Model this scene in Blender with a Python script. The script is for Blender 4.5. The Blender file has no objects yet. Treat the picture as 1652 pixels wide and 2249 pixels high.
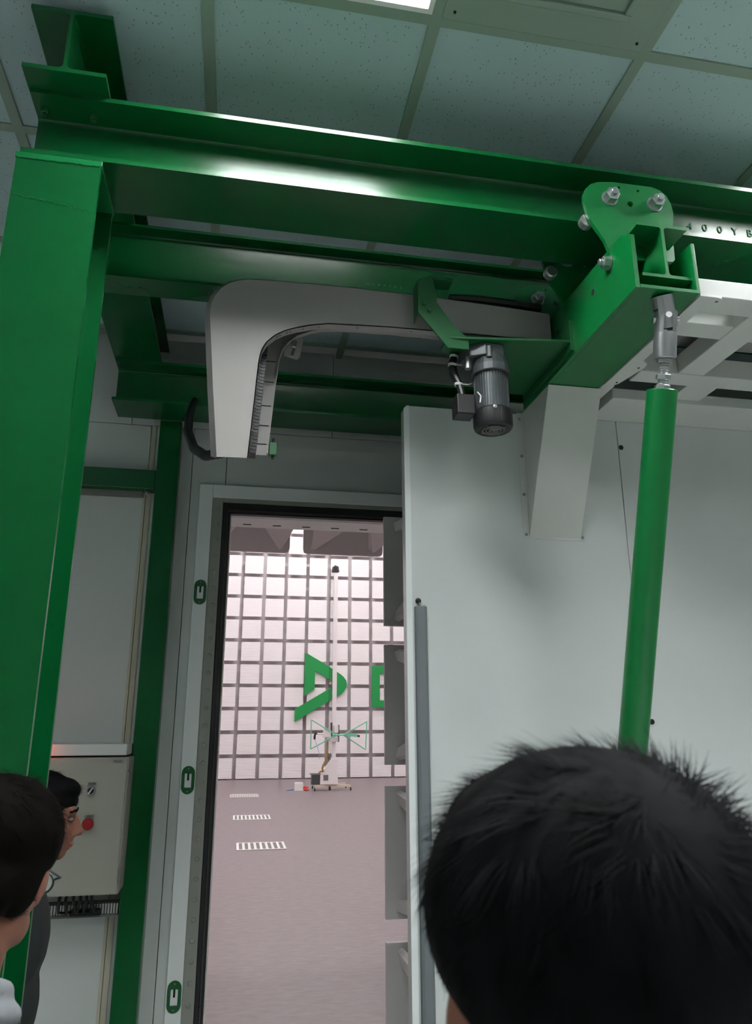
import bpy, bmesh, math, random
import numpy as np
from mathutils import Vector, Matrix

random.seed(7)
rng = np.random.default_rng(7)
SC = bpy.context.scene
COL = SC.collection

# ------------------------------------------------------------------ camera
PX, PY = 1652, 2249
FPX = 1624.8
CAM = Vector((0, 0, 1.75))
pitch, yaw, roll = [math.radians(a) for a in (16.227, 10.565, -0.1506)]
fwd = Vector((math.sin(yaw) * math.cos(pitch), math.cos(yaw) * math.cos(pitch), math.sin(pitch)))
r0 = Vector((math.cos(yaw), -math.sin(yaw), 0))
u0 = r0.cross(fwd)
rgt = r0 * math.cos(roll) + u0 * math.sin(roll)
up = u0 * math.cos(roll) - r0 * math.sin(roll)
cd = bpy.data.cameras.new('camera')
cam = bpy.data.objects.new('camera', cd)
COL.objects.link(cam)
M = Matrix.Identity(4)
for i in range(3):
    M[i][0], M[i][1], M[i][2], M[i][3] = rgt[i], up[i], -fwd[i], CAM[i]
cam.matrix_world = M
cd.sensor_fit = 'HORIZONTAL'
cd.sensor_width = 36.0
cd.lens = FPX / PX * 36.0
cd.clip_start, cd.clip_end = 0.05, 100
cd.dof.use_dof = True
cd.dof.focus_distance = 3.2
cd.dof.aperture_fstop = 14.0
SC.camera = cam

# ------------------------------------------------------------------ world, view, lamps' strength
w = bpy.data.worlds.new('world')
SC.world = w
w.use_nodes = True
w.node_tree.nodes['Background'].inputs[0].default_value = (0.5, 0.55, 0.55, 1)
w.node_tree.nodes['Background'].inputs[1].default_value = 0.02
SC.view_settings.view_transform = 'Standard'
SC.view_settings.look = 'None'
SC.view_settings.exposure = 0.0
SC.view_settings.gamma = 1.0
SC.view_settings.use_curve_mapping = False
TROFFER = 55.0          # emission of the room's ceiling lamps
CHAMBER = 62.0         # emission of the test chamber's ceiling lamps
SC.cycles.use_denoising = True
SC.cycles.max_bounces = 8
SC.cycles.diffuse_bounces = 5

# room measures (metres)
ZC = 3.568             # suspended ceiling
YW = 3.40              # outer face of the chamber's door wall
ZF = 0.505             # chamber floor
OX0, OX1, OZ1 = -0.06, 2.55, 2.713   # clear door opening


# ------------------------------------------------------------------ materials
def lin(c):
    c = c / 255.0
    return c / 12.92 if c <= 0.04045 else ((c + 0.055) / 1.055) ** 2.4


def srgb(r, g, b):
    return (lin(r), lin(g), lin(b), 1.0)


MATS = {}


def mat(name, rgb, rough=0.5, metal=0.0, spec=0.5, noise=0.0, nscale=8.0, bump=0.0, bscale=60.0,
        emit=None, estr=0.0, coat=0.0, alpha=1.0, trans=0.0):
    m = bpy.data.materials.new(name)
    m.use_nodes = True
    nt = m.node_tree
    b = nt.nodes['Principled BSDF']
    col = srgb(*rgb)
    b.inputs['Base Color'].default_value = col
    b.inputs['Roughness'].default_value = rough
    b.inputs['Metallic'].default_value = metal
    b.inputs['Specular IOR Level'].default_value = spec
    b.inputs['Coat Weight'].default_value = coat
    b.inputs['Coat Roughness'].default_value = 0.12
    b.inputs['Transmission Weight'].default_value = trans
    b.inputs['Alpha'].default_value = alpha
    if emit:
        b.inputs['Emission Color'].default_value = srgb(*emit)
        b.inputs['Emission Strength'].default_value = estr
    if noise or bump:
        tc = nt.nodes.new('ShaderNodeTexCoord')
    if noise:
        n = nt.nodes.new('ShaderNodeTexNoise')
        n.inputs['Scale'].default_value = nscale
        n.inputs['Detail'].default_value = 5
        nt.links.new(tc.outputs['Object'], n.inputs['Vector'])
        r = nt.nodes.new('ShaderNodeValToRGB')
        r.color_ramp.elements[0].position = 0.3
        r.color_ramp.elements[1].position = 0.7
        lo = [max(0, c * (1 - noise)) for c in col[:3]] + [1]
        hi = [min(1, c * (1 + noise)) for c in col[:3]] + [1]
        r.color_ramp.elements[0].color = lo
        r.color_ramp.elements[1].color = hi
        nt.links.new(n.outputs['Fac'], r.inputs['Fac'])
        nt.links.new(r.outputs['Color'], b.inputs['Base Color'])
    if bump:
        n2 = nt.nodes.new('ShaderNodeTexNoise')
        n2.inputs['Scale'].default_value = bscale
        n2.inputs['Detail'].default_value = 3
        nt.links.new(tc.outputs['Object'], n2.inputs['Vector'])
        bp = nt.nodes.new('ShaderNodeBump')
        bp.inputs['Strength'].default_value = bump
        bp.inputs['Distance'].default_value = 0.002
        nt.links.new(n2.outputs['Fac'], bp.inputs['Height'])
        nt.links.new(bp.outputs['Normal'], b.inputs['Normal'])
    MATS[name] = m
    return m


GREEN = mat('green gloss paint', (2, 76, 35), 0.25, spec=0.5, noise=0.07, nscale=5, bump=0.05, bscale=35)
GREEN_FLAT = mat('green satin paint', (3, 80, 37), 0.42, noise=0.05, nscale=9)
GREEN_LIT = mat('lit green paint', (2, 98, 45), 0.3, spec=0.5, noise=0.05, nscale=6, bump=0.04, bscale=40)  # the frame's green, lightened to paint in stronger light on the door hardware
MARK = mat('matt raised mark', (30, 108, 70), 0.6)
EDGE_GREEN = mat('green cut edge paint', (12, 104, 54), 0.3)
LOGO = mat('emblem green', (18, 146, 70), 0.6)
LEAF = mat('door white paint', (206, 210, 209), 0.22, spec=0.5, noise=0.025, nscale=3, bump=0.06, bscale=45)
WALLP = mat('panel white paint', (200, 204, 202), 0.38, noise=0.02, nscale=3, bump=0.04, bscale=40)
SHEET = mat('folded sheet white paint', (205, 206, 202), 0.45, noise=0.02)
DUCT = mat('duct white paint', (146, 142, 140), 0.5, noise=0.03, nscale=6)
BEIGE = mat('beige sealant trim', (188, 182, 164), 0.6)
FRAME = mat('frame white paint', (232, 236, 236), 0.2, bump=0.1, bscale=55)
FRAMEG = mat('frame dull strip', (140, 141, 134), 0.5)
RUBBER = mat('black rubber', (20, 23, 28), 0.55)
FINGER = mat('finger strip metal', (74, 70, 64), 0.45, metal=0.6)
STEEL = mat('zinc plated steel', (188, 190, 192), 0.3, metal=0.88)
YOKE = mat('bright turned steel', (186, 187, 190), 0.34, metal=0.9)
DULLSTEEL = mat('dull steel', (150, 150, 150), 0.42, metal=0.9)
ALU = mat('cast aluminium', (74, 79, 81), 0.42, metal=0.35, noise=0.05, nscale=20)
BLACK = mat('black plastic', (22, 22, 24), 0.42)
DARK = mat('dark hole', (8, 8, 9), 0.8)
GREYPAD = mat('grey safety edge', (104, 110, 113), 0.7)
CABINET = mat('cabinet grey paint', (152, 151, 141), 0.45, bump=0.15, bscale=120)
TRUNK = mat('trunking white plastic', (205, 207, 205), 0.5)
SLOT = mat('grey slotted duct plastic', (112, 112, 108), 0.6)
RED = mat('red button plastic', (128, 14, 20), 0.4)
BEACON = mat('red lamp lens', (255, 40, 20), 0.3, emit=(255, 42, 18), estr=8.0)
PRINT = mat('dark print', (30, 30, 32), 0.6)
TBAR = mat('ceiling grid paint', (140, 158, 144), 0.55)
WHITEPL = mat('white plastic', (232, 230, 228), 0.5)
TROFM = mat('lamp diffuser', (255, 255, 255), 0.4, emit=(250, 254, 255), estr=TROFFER)
CHLAMP = mat('chamber lamp diffuser', (255, 255, 255), 0.4, emit=(255, 249, 250), estr=CHAMBER)
CAPBACK = mat('absorber grey board', (206, 201, 201), 0.75, noise=0.02)
FOAM = mat('absorber body board', (206, 200, 200), 0.8, noise=0.03)
CHWALL = mat('chamber wall board', (218, 212, 213), 0.7)
FLOORO = mat('outer pale vinyl floor', (184, 187, 184), 0.7, noise=0.06, nscale=3)
OTHERW = mat('painted plaster wall', (160, 166, 162), 0.7, noise=0.02)
MINT = mat('mint green antenna tube', (110, 196, 160), 0.45)
MAST = mat('white mast fibreglass', (232, 228, 228), 0.4)
HOSE = mat('yellow brown hose', (150, 126, 70), 0.6)
BLUEW = mat('blue cable', (120, 160, 220), 0.5)
REDW = mat('red cable', (220, 70, 60), 0.5)
CREAM = mat('cream caster arm', (214, 200, 176), 0.5)
SKIN = mat('skin', (120, 78, 62), 0.5, spec=0.4, noise=0.04, nscale=20)
HAIR = mat('black hair', (7, 7, 9), 0.7, spec=0.07)
HAIRB = mat('dark brown hair', (9, 7, 6), 0.75, spec=0.04)
CLOTHD = mat('dark teal black cloth', (20, 27, 27), 0.9, noise=0.1, nscale=30)
CLOTHB = mat('black cloth', (18, 19, 22), 0.9, noise=0.1, nscale=30)
CLOTHG = mat('pale grey collar cloth', (122, 124, 128), 0.8, noise=0.05, nscale=40)
JEANS = mat('dark trousers cloth', (30, 32, 40), 0.9, noise=0.1, nscale=40)
SHOE = mat('black shoe leather', (16, 15, 15), 0.4)
EYE = mat('eye white', (110, 102, 98), 0.2)
IRIS = mat('dark iris', (20, 14, 10), 0.2)
LIP = mat('lip skin', (150, 90, 80), 0.5)
GLASS = mat('spectacle lens', (215, 235, 235), 0.03, alpha=0.15, spec=0.8)
GLASSFR = mat('spectacle frame', (40, 60, 64), 0.3, metal=0.4)


def tile_material():
    m = mat('speckled mineral tile', (174, 198, 199), 0.85)
    nt = m.node_tree
    b = nt.nodes['Principled BSDF']
    tc = nt.nodes.new('ShaderNodeTexCoord')
    oi = nt.nodes.new('ShaderNodeObjectInfo')
    ad = nt.nodes.new('ShaderNodeVectorMath')
    mp = nt.nodes.new('ShaderNodeMapping')
    mp.inputs['Rotation'].default_value = (0, 0, 0.6)
    mp.inputs['Scale'].default_value = (150, 70, 60)
    nt.links.new(tc.outputs['Object'], ad.inputs[0])
    nt.links.new(oi.outputs['Location'], ad.inputs[1])
    nt.links.new(ad.outputs[0], mp.inputs['Vector'])
    v = nt.nodes.new('ShaderNodeTexVoronoi')
    v.inputs['Scale'].default_value = 1.0
    v.inputs['Randomness'].default_value = 1.0
    nt.links.new(mp.outputs[0], v.inputs['Vector'])
    # only some cells carry a fissure
    gt = nt.nodes.new('ShaderNodeSeparateColor')
    nt.links.new(v.outputs['Color'], gt.inputs[0])
    a1 = nt.nodes.new('ShaderNodeMath'); a1.operation = 'GREATER_THAN'; a1.inputs[1].default_value = 0.72
    nt.links.new(gt.outputs[0], a1.inputs[0])
    a2 = nt.nodes.new('ShaderNodeMath'); a2.operation = 'LESS_THAN'; a2.inputs[1].default_value = 0.21
    nt.links.new(v.outputs['Distance'], a2.inputs[0])
    a3 = nt.nodes.new('ShaderNodeMath'); a3.operation = 'MULTIPLY'
    nt.links.new(a1.outputs[0], a3.inputs[0]); nt.links.new(a2.outputs[0], a3.inputs[1])
    mx = nt.nodes.new('ShaderNodeMix'); mx.data_type = 'RGBA'
    nt.links.new(a3.outputs[0], mx.inputs[0])
    mx.inputs[6].default_value = srgb(174, 198, 199)
    mx.inputs[7].default_value = srgb(110, 130, 128)
    nt.links.new(mx.outputs[2], b.inputs['Base Color'])
    return m


def cap_material():
    m = mat('white ribbed absorber cap', (236, 232, 233), 0.8)
    nt = m.node_tree
    b = nt.nodes['Principled BSDF']
    tc = nt.nodes.new('ShaderNodeTexCoord')
    wv = nt.nodes.new('ShaderNodeTexWave')
    wv.bands_direction = 'Z'
    wv.inputs['Scale'].default_value = 9.0
    wv.inputs['Distortion'].default_value = 0.0
    nt.links.new(tc.outputs['Object'], wv.inputs['Vector'])
    bp = nt.nodes.new('ShaderNodeBump')
    bp.inputs['Strength'].default_value = 0.5
    bp.inputs['Distance'].default_value = 0.006
    nt.links.new(wv.outputs['Fac'], bp.inputs['Height'])
    nt.links.new(bp.outputs['Normal'], b.inputs['Normal'])
    return m


def vinyl_material():
    m = mat('mauve grey vinyl floor', (176, 164, 165), 0.42, noise=0.0)
    nt = m.node_tree
    b = nt.nodes['Principled BSDF']
    tc = nt.nodes.new('ShaderNodeTexCoord')
    mp = nt.nodes.new('ShaderNodeMapping')
    mp.inputs['Scale'].default_value = (5, 14, 1)
    nt.links.new(tc.outputs['Object'], mp.inputs['Vector'])
    n = nt.nodes.new('ShaderNodeTexNoise')
    n.inputs['Scale'].default_value = 2.2
    n.inputs['Detail'].default_value = 8
    n.inputs['Roughness'].default_value = 0.7
    nt.links.new(mp.outputs[0], n.inputs['Vector'])
    r = nt.nodes.new('ShaderNodeValToRGB')
    r.color_ramp.elements[0].position = 0.3
    r.color_ramp.elements[0].color = srgb(112, 100, 102)
    r.color_ramp.elements[1].position = 0.72
    r.color_ramp.elements[1].color = srgb(138, 125, 127)
    nt.links.new(n.outputs['Fac'], r.inputs['Fac'])
    nt.links.new(r.outputs['Color'], b.inputs['Base Color'])
    return m


TILE = tile_material()
CAP = cap_material()
VINYL = vinyl_material()


# ------------------------------------------------------------------ mesh builder
def arc(cx, cy, r, a0, a1, n):
    return [(cx + r * math.cos(math.radians(a0 + (a1 - a0) * i / n)),
             cy + r * math.sin(math.radians(a0 + (a1 - a0) * i / n))) for i in range(n + 1)]


def to3(axis, a, p, q):
    return (a, p, q) if axis == 'x' else ((p, a, q) if axis == 'y' else (p, q, a))


class MB:
    def __init__(self):
        self.v, self.f = [], []

    def add(self, vs, fs):
        k = len(self.v)
        self.v += [tuple(v) for v in vs]
        self.f += [tuple(i + k for i in f) for f in fs]
        return self

    def box(self, x0, x1, y0, y1, z0, z1):
        return self.add([(x0, y0, z0), (x1, y0, z0), (x1, y1, z0), (x0, y1, z0),
                         (x0, y0, z1), (x1, y0, z1), (x1, y1, z1), (x0, y1, z1)],
                        [(0, 3, 2, 1), (4, 5, 6, 7), (0, 1, 5, 4), (1, 2, 6, 5), (2, 3, 7, 6), (3, 0, 4, 7)])

    def hexa(self, a, b):
        """two quads (4 points each) joined to a solid"""
        return self.add(list(a) + list(b), [(0, 1, 2, 3), (7, 6, 5, 4), (0, 4, 5, 1), (1, 5, 6, 2), (2, 6, 7, 3), (3, 7, 4, 0)])

    def prism(self, poly, axis, a0, a1):
        n = len(poly)
        vs = [to3(axis, a0, p, q) for p, q in poly] + [to3(axis, a1, p, q) for p, q in poly]
        fs = [tuple(range(n)), tuple(range(2 * n - 1, n - 1, -1))]
        fs += [(i, i + n, (i + 1) % n + n, (i + 1) % n) for i in range(n)]
        return self.add(vs, fs)

    def plate(self, poly, holes, axis, a0, a1):
        """a plate with real holes"""
        bm = bmesh.new()
        es = []
        for loop in [poly] + holes:
            vv = [bm.verts.new(to3(axis, a0, p, q)) for p, q in loop]
            es += [bm.edges.new((vv[i], vv[(i + 1) % len(vv)])) for i in range(len(vv))]
        g = bmesh.ops.triangle_fill(bm, use_beauty=True, use_dissolve=False, edges=es)
        bm.verts.index_update()
        base = [v.co.copy() for v in bm.verts]
        tris = [tuple(v.index for v in f.verts) for f in bm.faces]
        bm.free()
        d = Vector(to3(axis, a1 - a0, 0, 0))
        n = len(base)
        self.add(base + [b + d for b in base], [t for t in tris] + [tuple(i + n for i in reversed(t)) for t in tris])
        k0 = len(self.v) - 2 * n
        s = 0
        for loop in [poly] + holes:
            m = len(loop)
            for i in range(m):
                a, b = k0 + s + i, k0 + s + (i + 1) % m
                self.f.append((a, b, b + n, a + n))
            s += m
        return self

    def ring(self, c, ax, r, n, ph=0.0):
        ax = Vector(ax).normalized()
        t = Vector((0, 0, 1)) if abs(ax.z) < 0.9 else Vector((1, 0, 0))
        e1 = ax.cross(t).normalized()
        e2 = ax.cross(e1)
        return [Vector(c) + e1 * (r * math.cos(2 * math.pi * i / n + ph)) + e2 * (r * math.sin(2 * math.pi * i / n + ph)) for i in range(n)]

    def lathe(self, prof, origin, axis, n=20, ph=0.0):
        """prof: list of (height along the axis, radius); closed at both ends"""
        ax = Vector(axis).normalized()
        o = Vector(origin)
        vs = []
        for h, r in prof:
            vs += self.ring(o + ax * h, ax, max(r, 1e-5), n, ph)
        fs = []
        for k in range(len(prof) - 1):
            for i in range(n):
                j = (i + 1) % n
                fs.append((k * n + i, k * n + j, (k + 1) * n + j, (k + 1) * n + i))
        fs.append(tuple(range(n - 1, -1, -1)))
        fs.append(tuple((len(prof) - 1) * n + i for i in range(n)))
        return self.add(vs, fs)

    def cyl(self, p0, p1, r0, r1=None, n=16, ph=0.0):
        p0, p1 = Vector(p0), Vector(p1)
        r1 = r0 if r1 is None else r1
        return self.lathe([(0, r0), ((p1 - p0).length, r1)], p0, p1 - p0, n, ph)

    def hexnut(self, c, axis, af, h, bore=True):
        ax = Vector(axis).normalized()
        c = Vector(c)
        self.lathe([(0, af * 0.66), (0.1 * h, af * 0.66)], c, ax, 20)
        self.lathe([(0.1 * h, af * 0.577), (h * 0.9, af * 0.577), (h, af * 0.5)], c, ax, 6)
        if bore:
            self.lathe([(h * 0.9, af * 0.30), (h * 1.35, af * 0.30), (h * 1.42, af * 0.25)], c, ax, 14)
        return self

    def tube(self, path, r, n=8, closed=False):
        pts = [Vector(p) for p in path]
        vs, fs = [], []
        prev = None
        for i, p in enumerate(pts):
            if i == 0:
                d = pts[1] - p
            elif i == len(pts) - 1:
                d = p - pts[-2]
            else:
                d = pts[i + 1] - pts[i - 1]
            d.normalize()
            if prev is None:
                t = Vector((0, 0, 1)) if abs(d.z) < 0.9 else Vector((1, 0, 0))
                e1 = d.cross(t).normalized()
            else:
                e1 = (prev - d * prev.dot(d)).normalized()
            prev = e1
            e2 = d.cross(e1)
            rr = r[i] if isinstance(r, (list, tuple)) else r
            vs += [p + e1 * (rr * math.cos(2 * math.pi * k / n)) + e2 * (rr * math.sin(2 * math.pi * k / n)) for k in range(n)]
        m = len(pts)
        for i in range(m - 1):
            for k in range(n):
                j = (k + 1) % n
                fs.append((i * n + k, i * n + j, (i + 1) * n + j, (i + 1) * n + k))
        fs.append(tuple(range(n - 1, -1, -1)))
        fs.append(tuple((m - 1) * n + k for k in range(n)))
        return self.add(vs, fs)

    def ball(self, c, r, nu=16, nv=10, mtx=None):
        if not isinstance(r, (tuple, list)):
            r = (r, r, r)
        vs = [Vector((0, 0, -r[2]))]
        for j in range(1, nv):
            a = -math.pi / 2 + math.pi * j / nv
            for i in range(nu):
                b = 2 * math.pi * i / nu
                vs.append(Vector((r[0] * math.cos(a) * math.cos(b), r[1] * math.cos(a) * math.sin(b), r[2] * math.sin(a))))
        vs.append(Vector((0, 0, r[2])))
        if mtx is not None:
            vs = [mtx @ v for v in vs]
        vs = [v + Vector(c) for v in vs]
        fs = []
        for i in range(nu):
            fs.append((0, 1 + (i + 1) % nu, 1 + i))
        for j in range(nv - 2):
            for i in range(nu):
                a, b = 1 + j * nu + i, 1 + j * nu + (i + 1) % nu
                fs.append((a, b, b + nu, a + nu))
        top = len(vs) - 1
        for i in range(nu):
            fs.append((1 + (nv - 2) * nu + i, 1 + (nv - 2) * nu + (i + 1) % nu, top))
        return self.add(vs, fs)

    def cone_capsule(self, p0, r0, p1, r1, n=12):
        p0, p1 = Vector(p0), Vector(p1)
        L = max((p1 - p0).length, 1e-4)
        prof = []
        for i in range(5):
            a = math.pi / 2 * (1 - i / 4)
            prof.append((-r0 * math.sin(a), r0 * math.cos(a)))
        for i in range(5):
            a = math.pi / 2 * i / 4
            prof.append((L + r1 * math.sin(a), r1 * math.cos(a)))
        return self.lathe(prof, p0, p1 - p0, n)

    def mesh(self, name, offset=(0, 0, 0), bevel=0.0, smooth=30.0):
        me = bpy.data.meshes.new(name)
        off = Vector(offset)
        me.from_pydata([tuple(Vector(v) - off) for v in self.v], [], self.f)
        bm = bmesh.new()
        bm.from_mesh(me)
        bmesh.ops.recalc_face_normals(bm, faces=bm.faces[:])
        if bevel:
            es = [e for e in bm.edges if len(e.link_faces) == 2 and e.calc_face_angle(0) > math.radians(40)]
            bmesh.ops.bevel(bm, geom=es, offset=bevel, segments=2, profile=0.5, affect='EDGES', clamp_overlap=True)
        bm.to_mesh(me)
        bm.free()
        if smooth:
            me.polygons.foreach_set('use_smooth', [True] * len(me.polygons))
            me.set_sharp_from_angle(angle=math.radians(12.0 if bevel else smooth))
        return me

    def build(self, name, material, parent=None, bevel=0.0, smooth=30.0, origin=None):
        off = root_loc(parent) if parent else Vector(origin or (0, 0, 0))
        me = self.mesh(name, off, bevel, smooth)
        me.materials.append(material)
        o = bpy.data.objects.new(name, me)
        COL.objects.link(o)
        if parent:
            o.parent = parent
        else:
            o.location = off
        return o


def root_loc(o):
    v = Vector(o.location)
    while o.parent:
        o = o.parent
        v += Vector(o.location)
    return v


def tag(o, label, cat, group=None):
    o['label'] = label
    o['category'] = cat
    if group:
        o['group'] = group
    return o


def thing(name, label, cat, loc=(0, 0, 0), group=None):
    o = bpy.data.objects.new(name, None)
    o.empty_display_size = 0.1
    COL.objects.link(o)
    o.location = loc
    return tag(o, label, cat, group)


def struct(name, loc=(0, 0, 0)):
    o = bpy.data.objects.new(name, None)
    COL.objects.link(o)
    o.location = loc
    o['kind'] = 'structure'
    return o


def place(me, name, loc, parent=None, rot=None):
    """another object that shares mesh data; loc in world space"""
    o = bpy.data.objects.new(name, me)
    COL.objects.link(o)
    if parent:
        o.parent = parent
        o.location = Vector(loc) - root_loc(parent)
    else:
        o.location = loc
    if rot:
        o.rotation_euler = rot
    return o


def B(x0, x1, y0, y1, z0, z1):
    return MB().box(x0, x1, y0, y1, z0, z1)


def text_part(name, s, size, loc, material, parent, extrude=0.0008, spacing=1.0, shear=0.0):
    """upright lettering facing -Y"""
    cu = bpy.data.curves.new(name, 'FONT')
    cu.body = s
    cu.size = size
    cu.extrude = extrude
    cu.space_character = spacing
    cu.align_x = 'CENTER'
    cu.align_y = 'CENTER'
    t = bpy.data.objects.new(name + '_curve', cu)
    COL.objects.link(t)
    bpy.context.view_layer.update()
    me = bpy.data.meshes.new_from_object(t.evaluated_get(bpy.context.evaluated_depsgraph_get()))
    bpy.data.objects.remove(t)
    me.transform(Matrix.Rotation(math.pi / 2, 4, 'X'))
    me.name = name
    me.materials.clear()
    me.materials.append(material)
    return place(me, name, loc, parent)


def hprofile(c, z0, b, h, tf, tw, r=0.012):
    """H section centred on c (across), standing on z0: list of (across, up)"""
    x0, x1, z1 = c - b / 2, c + b / 2, z0 + h
    a, d = c - tw / 2, c + tw / 2
    p = [(x0, z0), (x1, z0), (x1, z0 + tf)]
    p += [(d + r - r * math.sin(math.radians(t)), z0 + tf + r - r * math.cos(math.radians(t))) for t in (0, 30, 60, 90)]
    p += [(d + r - r * math.sin(math.radians(t)), z1 - tf - r + r * math.cos(math.radians(t))) for t in (90, 60, 30, 0)]
    p += [(x1, z1 - tf), (x1, z1), (x0, z1), (x0, z1 - tf)]
    p += [(a - r + r * math.sin(math.radians(t)), z1 - tf - r + r * math.cos(math.radians(t))) for t in (0, 30, 60, 90)]
    p += [(a - r + r * math.sin(math.radians(t)), z0 + tf + r - r * math.cos(math.radians(t))) for t in (90, 60, 30, 0)]
    p += [(x0, z0 + tf)]
    return p


# ================================================================== THE ROOM OUTSIDE THE CHAMBER
RX0, RX1, RY0 = -3.2, 4.9, -3.4
B(RX0, RX1, RY0, YW, -0.05, 0.0).build('floor', FLOORO)['kind'] = 'structure'
B(RX0 - 0.1, RX0, RY0, YW, 0, ZC + 0.1).build('wall_left', OTHERW)['kind'] = 'structure'
B(RX1, RX1 + 0.1, RY0, YW, 0, ZC + 0.1).build('wall_right', OTHERW)['kind'] = 'structure'
B(RX0, RX1, RY0 - 0.1, RY0, 0, ZC + 0.1).build('wall_back', OTHERW)['kind'] = 'structure'

# suspended ceiling: grid bars, tiles, lamps in some of the cells
ceil = struct('ceiling', (0, 0, ZC))
GX0, GY0 = -0.157, 1.478     # a crossing of the grid
xs = [GX0 + 0.6 * k for k in range(-5, 9)]
ys = [GY0 + 0.6 * k for k in range(-8, 4)]
B(RX0, RX1, RY0, YW, ZC + 0.10, ZC + 0.15).build('slab', OTHERW, ceil)
for i, x in enumerate(xs):
    B(x - 0.016, x + 0.016, RY0, YW, ZC - 0.003, ZC + 0.02).build('grid_bar', TBAR, ceil)
for y in ys:
    for i in range(len(xs) - 1):
        B(xs[i] + 0.016, xs[i + 1] - 0.016, y - 0.016, y + 0.016, ZC - 0.0028, ZC + 0.02).build('grid_bar', TBAR, ceil)
lamp_cells = {(5, 7), (8, 7), (7, 4), (1, 6), (9, 4), (6, 2)}
vent_cell = (6, 7)
tile_me = B(-0.288, 0.288, -0.288, 0.288, 0.0, 0.015).mesh('ceiling_tile')
tile_me.materials.append(TILE)
for i in range(len(xs) - 1):
    for j in range(len(ys) - 1):
        if (i, j) in lamp_cells or (i, j) == vent_cell:
            continue
        place(tile_me, 'ceiling_tile', (xs[i] + 0.3, ys[j] + 0.3, ZC + 0.004), ceil)
lamp_words = {(5, 7): 'lit square ceiling lamp at the top edge of the picture, left of the blank panel',
              (8, 7): 'lit square ceiling lamp above the right end of the green beam',
              (7, 4): 'lit square ceiling lamp overhead behind the camera, right side',
              (1, 6): 'lit square ceiling lamp far left, beyond the green column',
              (9, 4): 'lit square ceiling lamp behind the camera, far right',
              (6, 2): 'lit square ceiling lamp behind the camera, farthest back'}
for (i, j) in sorted(lamp_cells):
    cx, cy = xs[i] + 0.3, ys[j] + 0.3
    t = thing('ceiling_lamp', lamp_words[(i, j)], 'lamp', (cx, cy, ZC), 'square ceiling lamps of the room')
    m = MB()
    for a, b, c, d in ((-.284, .284, -.284, -.270), (-.284, .284, .270, .284), (-.284, -.270, -.270, .270), (.270, .284, -.270, .270)):
        m.box(cx + a, cx + b, cy + c, cy + d, ZC - 0.004, ZC + 0.028)
    m.build('lamp_frame', WHITEPL, t)
    m = MB()
    for a, b, c, d in ((-.276, .276, -.276, -.270), (-.276, .276, .270, .276), (-.276, -.270, -.270, .270), (.270, .276, -.270, .270)):
        m.box(cx + a, cx + b, cy + c, cy + d, ZC + 0.028, ZC + 0.075)
    m.build('lamp_housing', WHITEPL, t)
    B(cx - .27, cx + .27, cy - .27, cy + .27, ZC + 0.065, ZC + 0.075).build('lamp_diffuser', TROFM, t)
    for k in range(6):
        yy = cy - .27 + .54 * (k + .5) / 6
        B(cx - .27, cx + .27, yy - .002, yy + .002, ZC + 0.004, ZC + 0.036).build('louvre_blade', WHITEPL, t)
    for k in (-.0833, .0833):
        B(cx + k - .002, cx + k + .002, cy - .27, cy + .27, ZC + 0.0045, ZC + 0.0355).build('louvre_blade', WHITEPL, t)
# blank access / diffuser panel beside the lamp
cx, cy = xs[vent_cell[0]] + 0.3, ys[vent_cell[1]] + 0.3
t = thing('ceiling_panel', 'blank grey ceiling panel with raised inner frame beside the lamp', 'panel', (cx, cy, ZC))
B(cx - .287, cx + .287, cy - .287, cy + .287, ZC - 0.010, ZC + 0.004).build('panel_tray', TBAR, t, bevel=0.003)
m = MB()
for a, b, c, d in ((-.2, .2, -.2, -.18), (-.2, .2, .18, .2), (-.2, -.18, -.18, .18), (.18, .2, -.18, .18)):
    m.box(cx + a, cx + b, cy + c, cy + d, ZC - 0.022, ZC - 0.010)
m.build('panel_rim', TBAR, t, bevel=0.003)
m = MB()
for k in range(5):
    m.cyl((cx + .26 * (1 if k % 2 else -1), cy + .26 * (1 if k // 2 % 2 else -1), ZC - .013), (cx + .26 * (1 if k % 2 else -1), cy + .26 * (1 if k // 2 % 2 else -1), ZC - .009), .004, n=8)
m.build('screw', DARK, t)

# the chamber's door wall: outer panels with open joints on a backing
wf = struct('wall_front', (0, YW, 0))
m = MB()
Z8 = 7.9
m.box(-6, OX0, YW + 0.03, 3.60, 0, Z8).box(OX1, 8, YW + 0.03, 3.60, 0, Z8)
m.box(OX0, OX1, YW + 0.03, 3.60, OZ1, Z8).box(OX0, OX1, YW + 0.03, 3.60, 0, ZF)
m.build('wall_core', CHWALL, wf)


def wall_panel(x0, x1, z0, z1, mt=WALLP, y=YW):
    B(x0 + 0.0015, x1 - 0.0015, y, YW + 0.029, z0 + 0.0015, z1 - 0.0015).build('wall_panel', mt, wf, bevel=0.0015)


for a, b in ((-3.2, -1.66), (-1.66, -0.447), (-0.447, -0.249), (-0.249, OX0 - 0.03), (OX1 + 0.03, 3.9), (3.9, 4.9)):
    wall_panel(a, b, 0, 3.129)
wall_panel(OX0 - 0.03, OX1 + 0.03, OZ1 + 0.03, 3.129)
wall_panel(OX0 - 0.03, OX1 + 0.03, 0, ZF - 0.03)
for a, b in ((-3.2, -1.75), (-1.75, -0.541), (-0.541, 0.414), (0.414, 1.65), (1.65, 2.85), (2.85, 4.9)):
    wall_panel(a, b, 3.129, ZC + 0.02)
B(-0.446, -0.424, YW - 0.004, YW, 0.0, 3.127).build('sealant_trim', BEIGE, wf, bevel=0.001)
B(-0.460, -0.449, YW - 0.003, YW, 0.0, 2.77).build('sealant_trim', BEIGE, wf, bevel=0.001)

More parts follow.
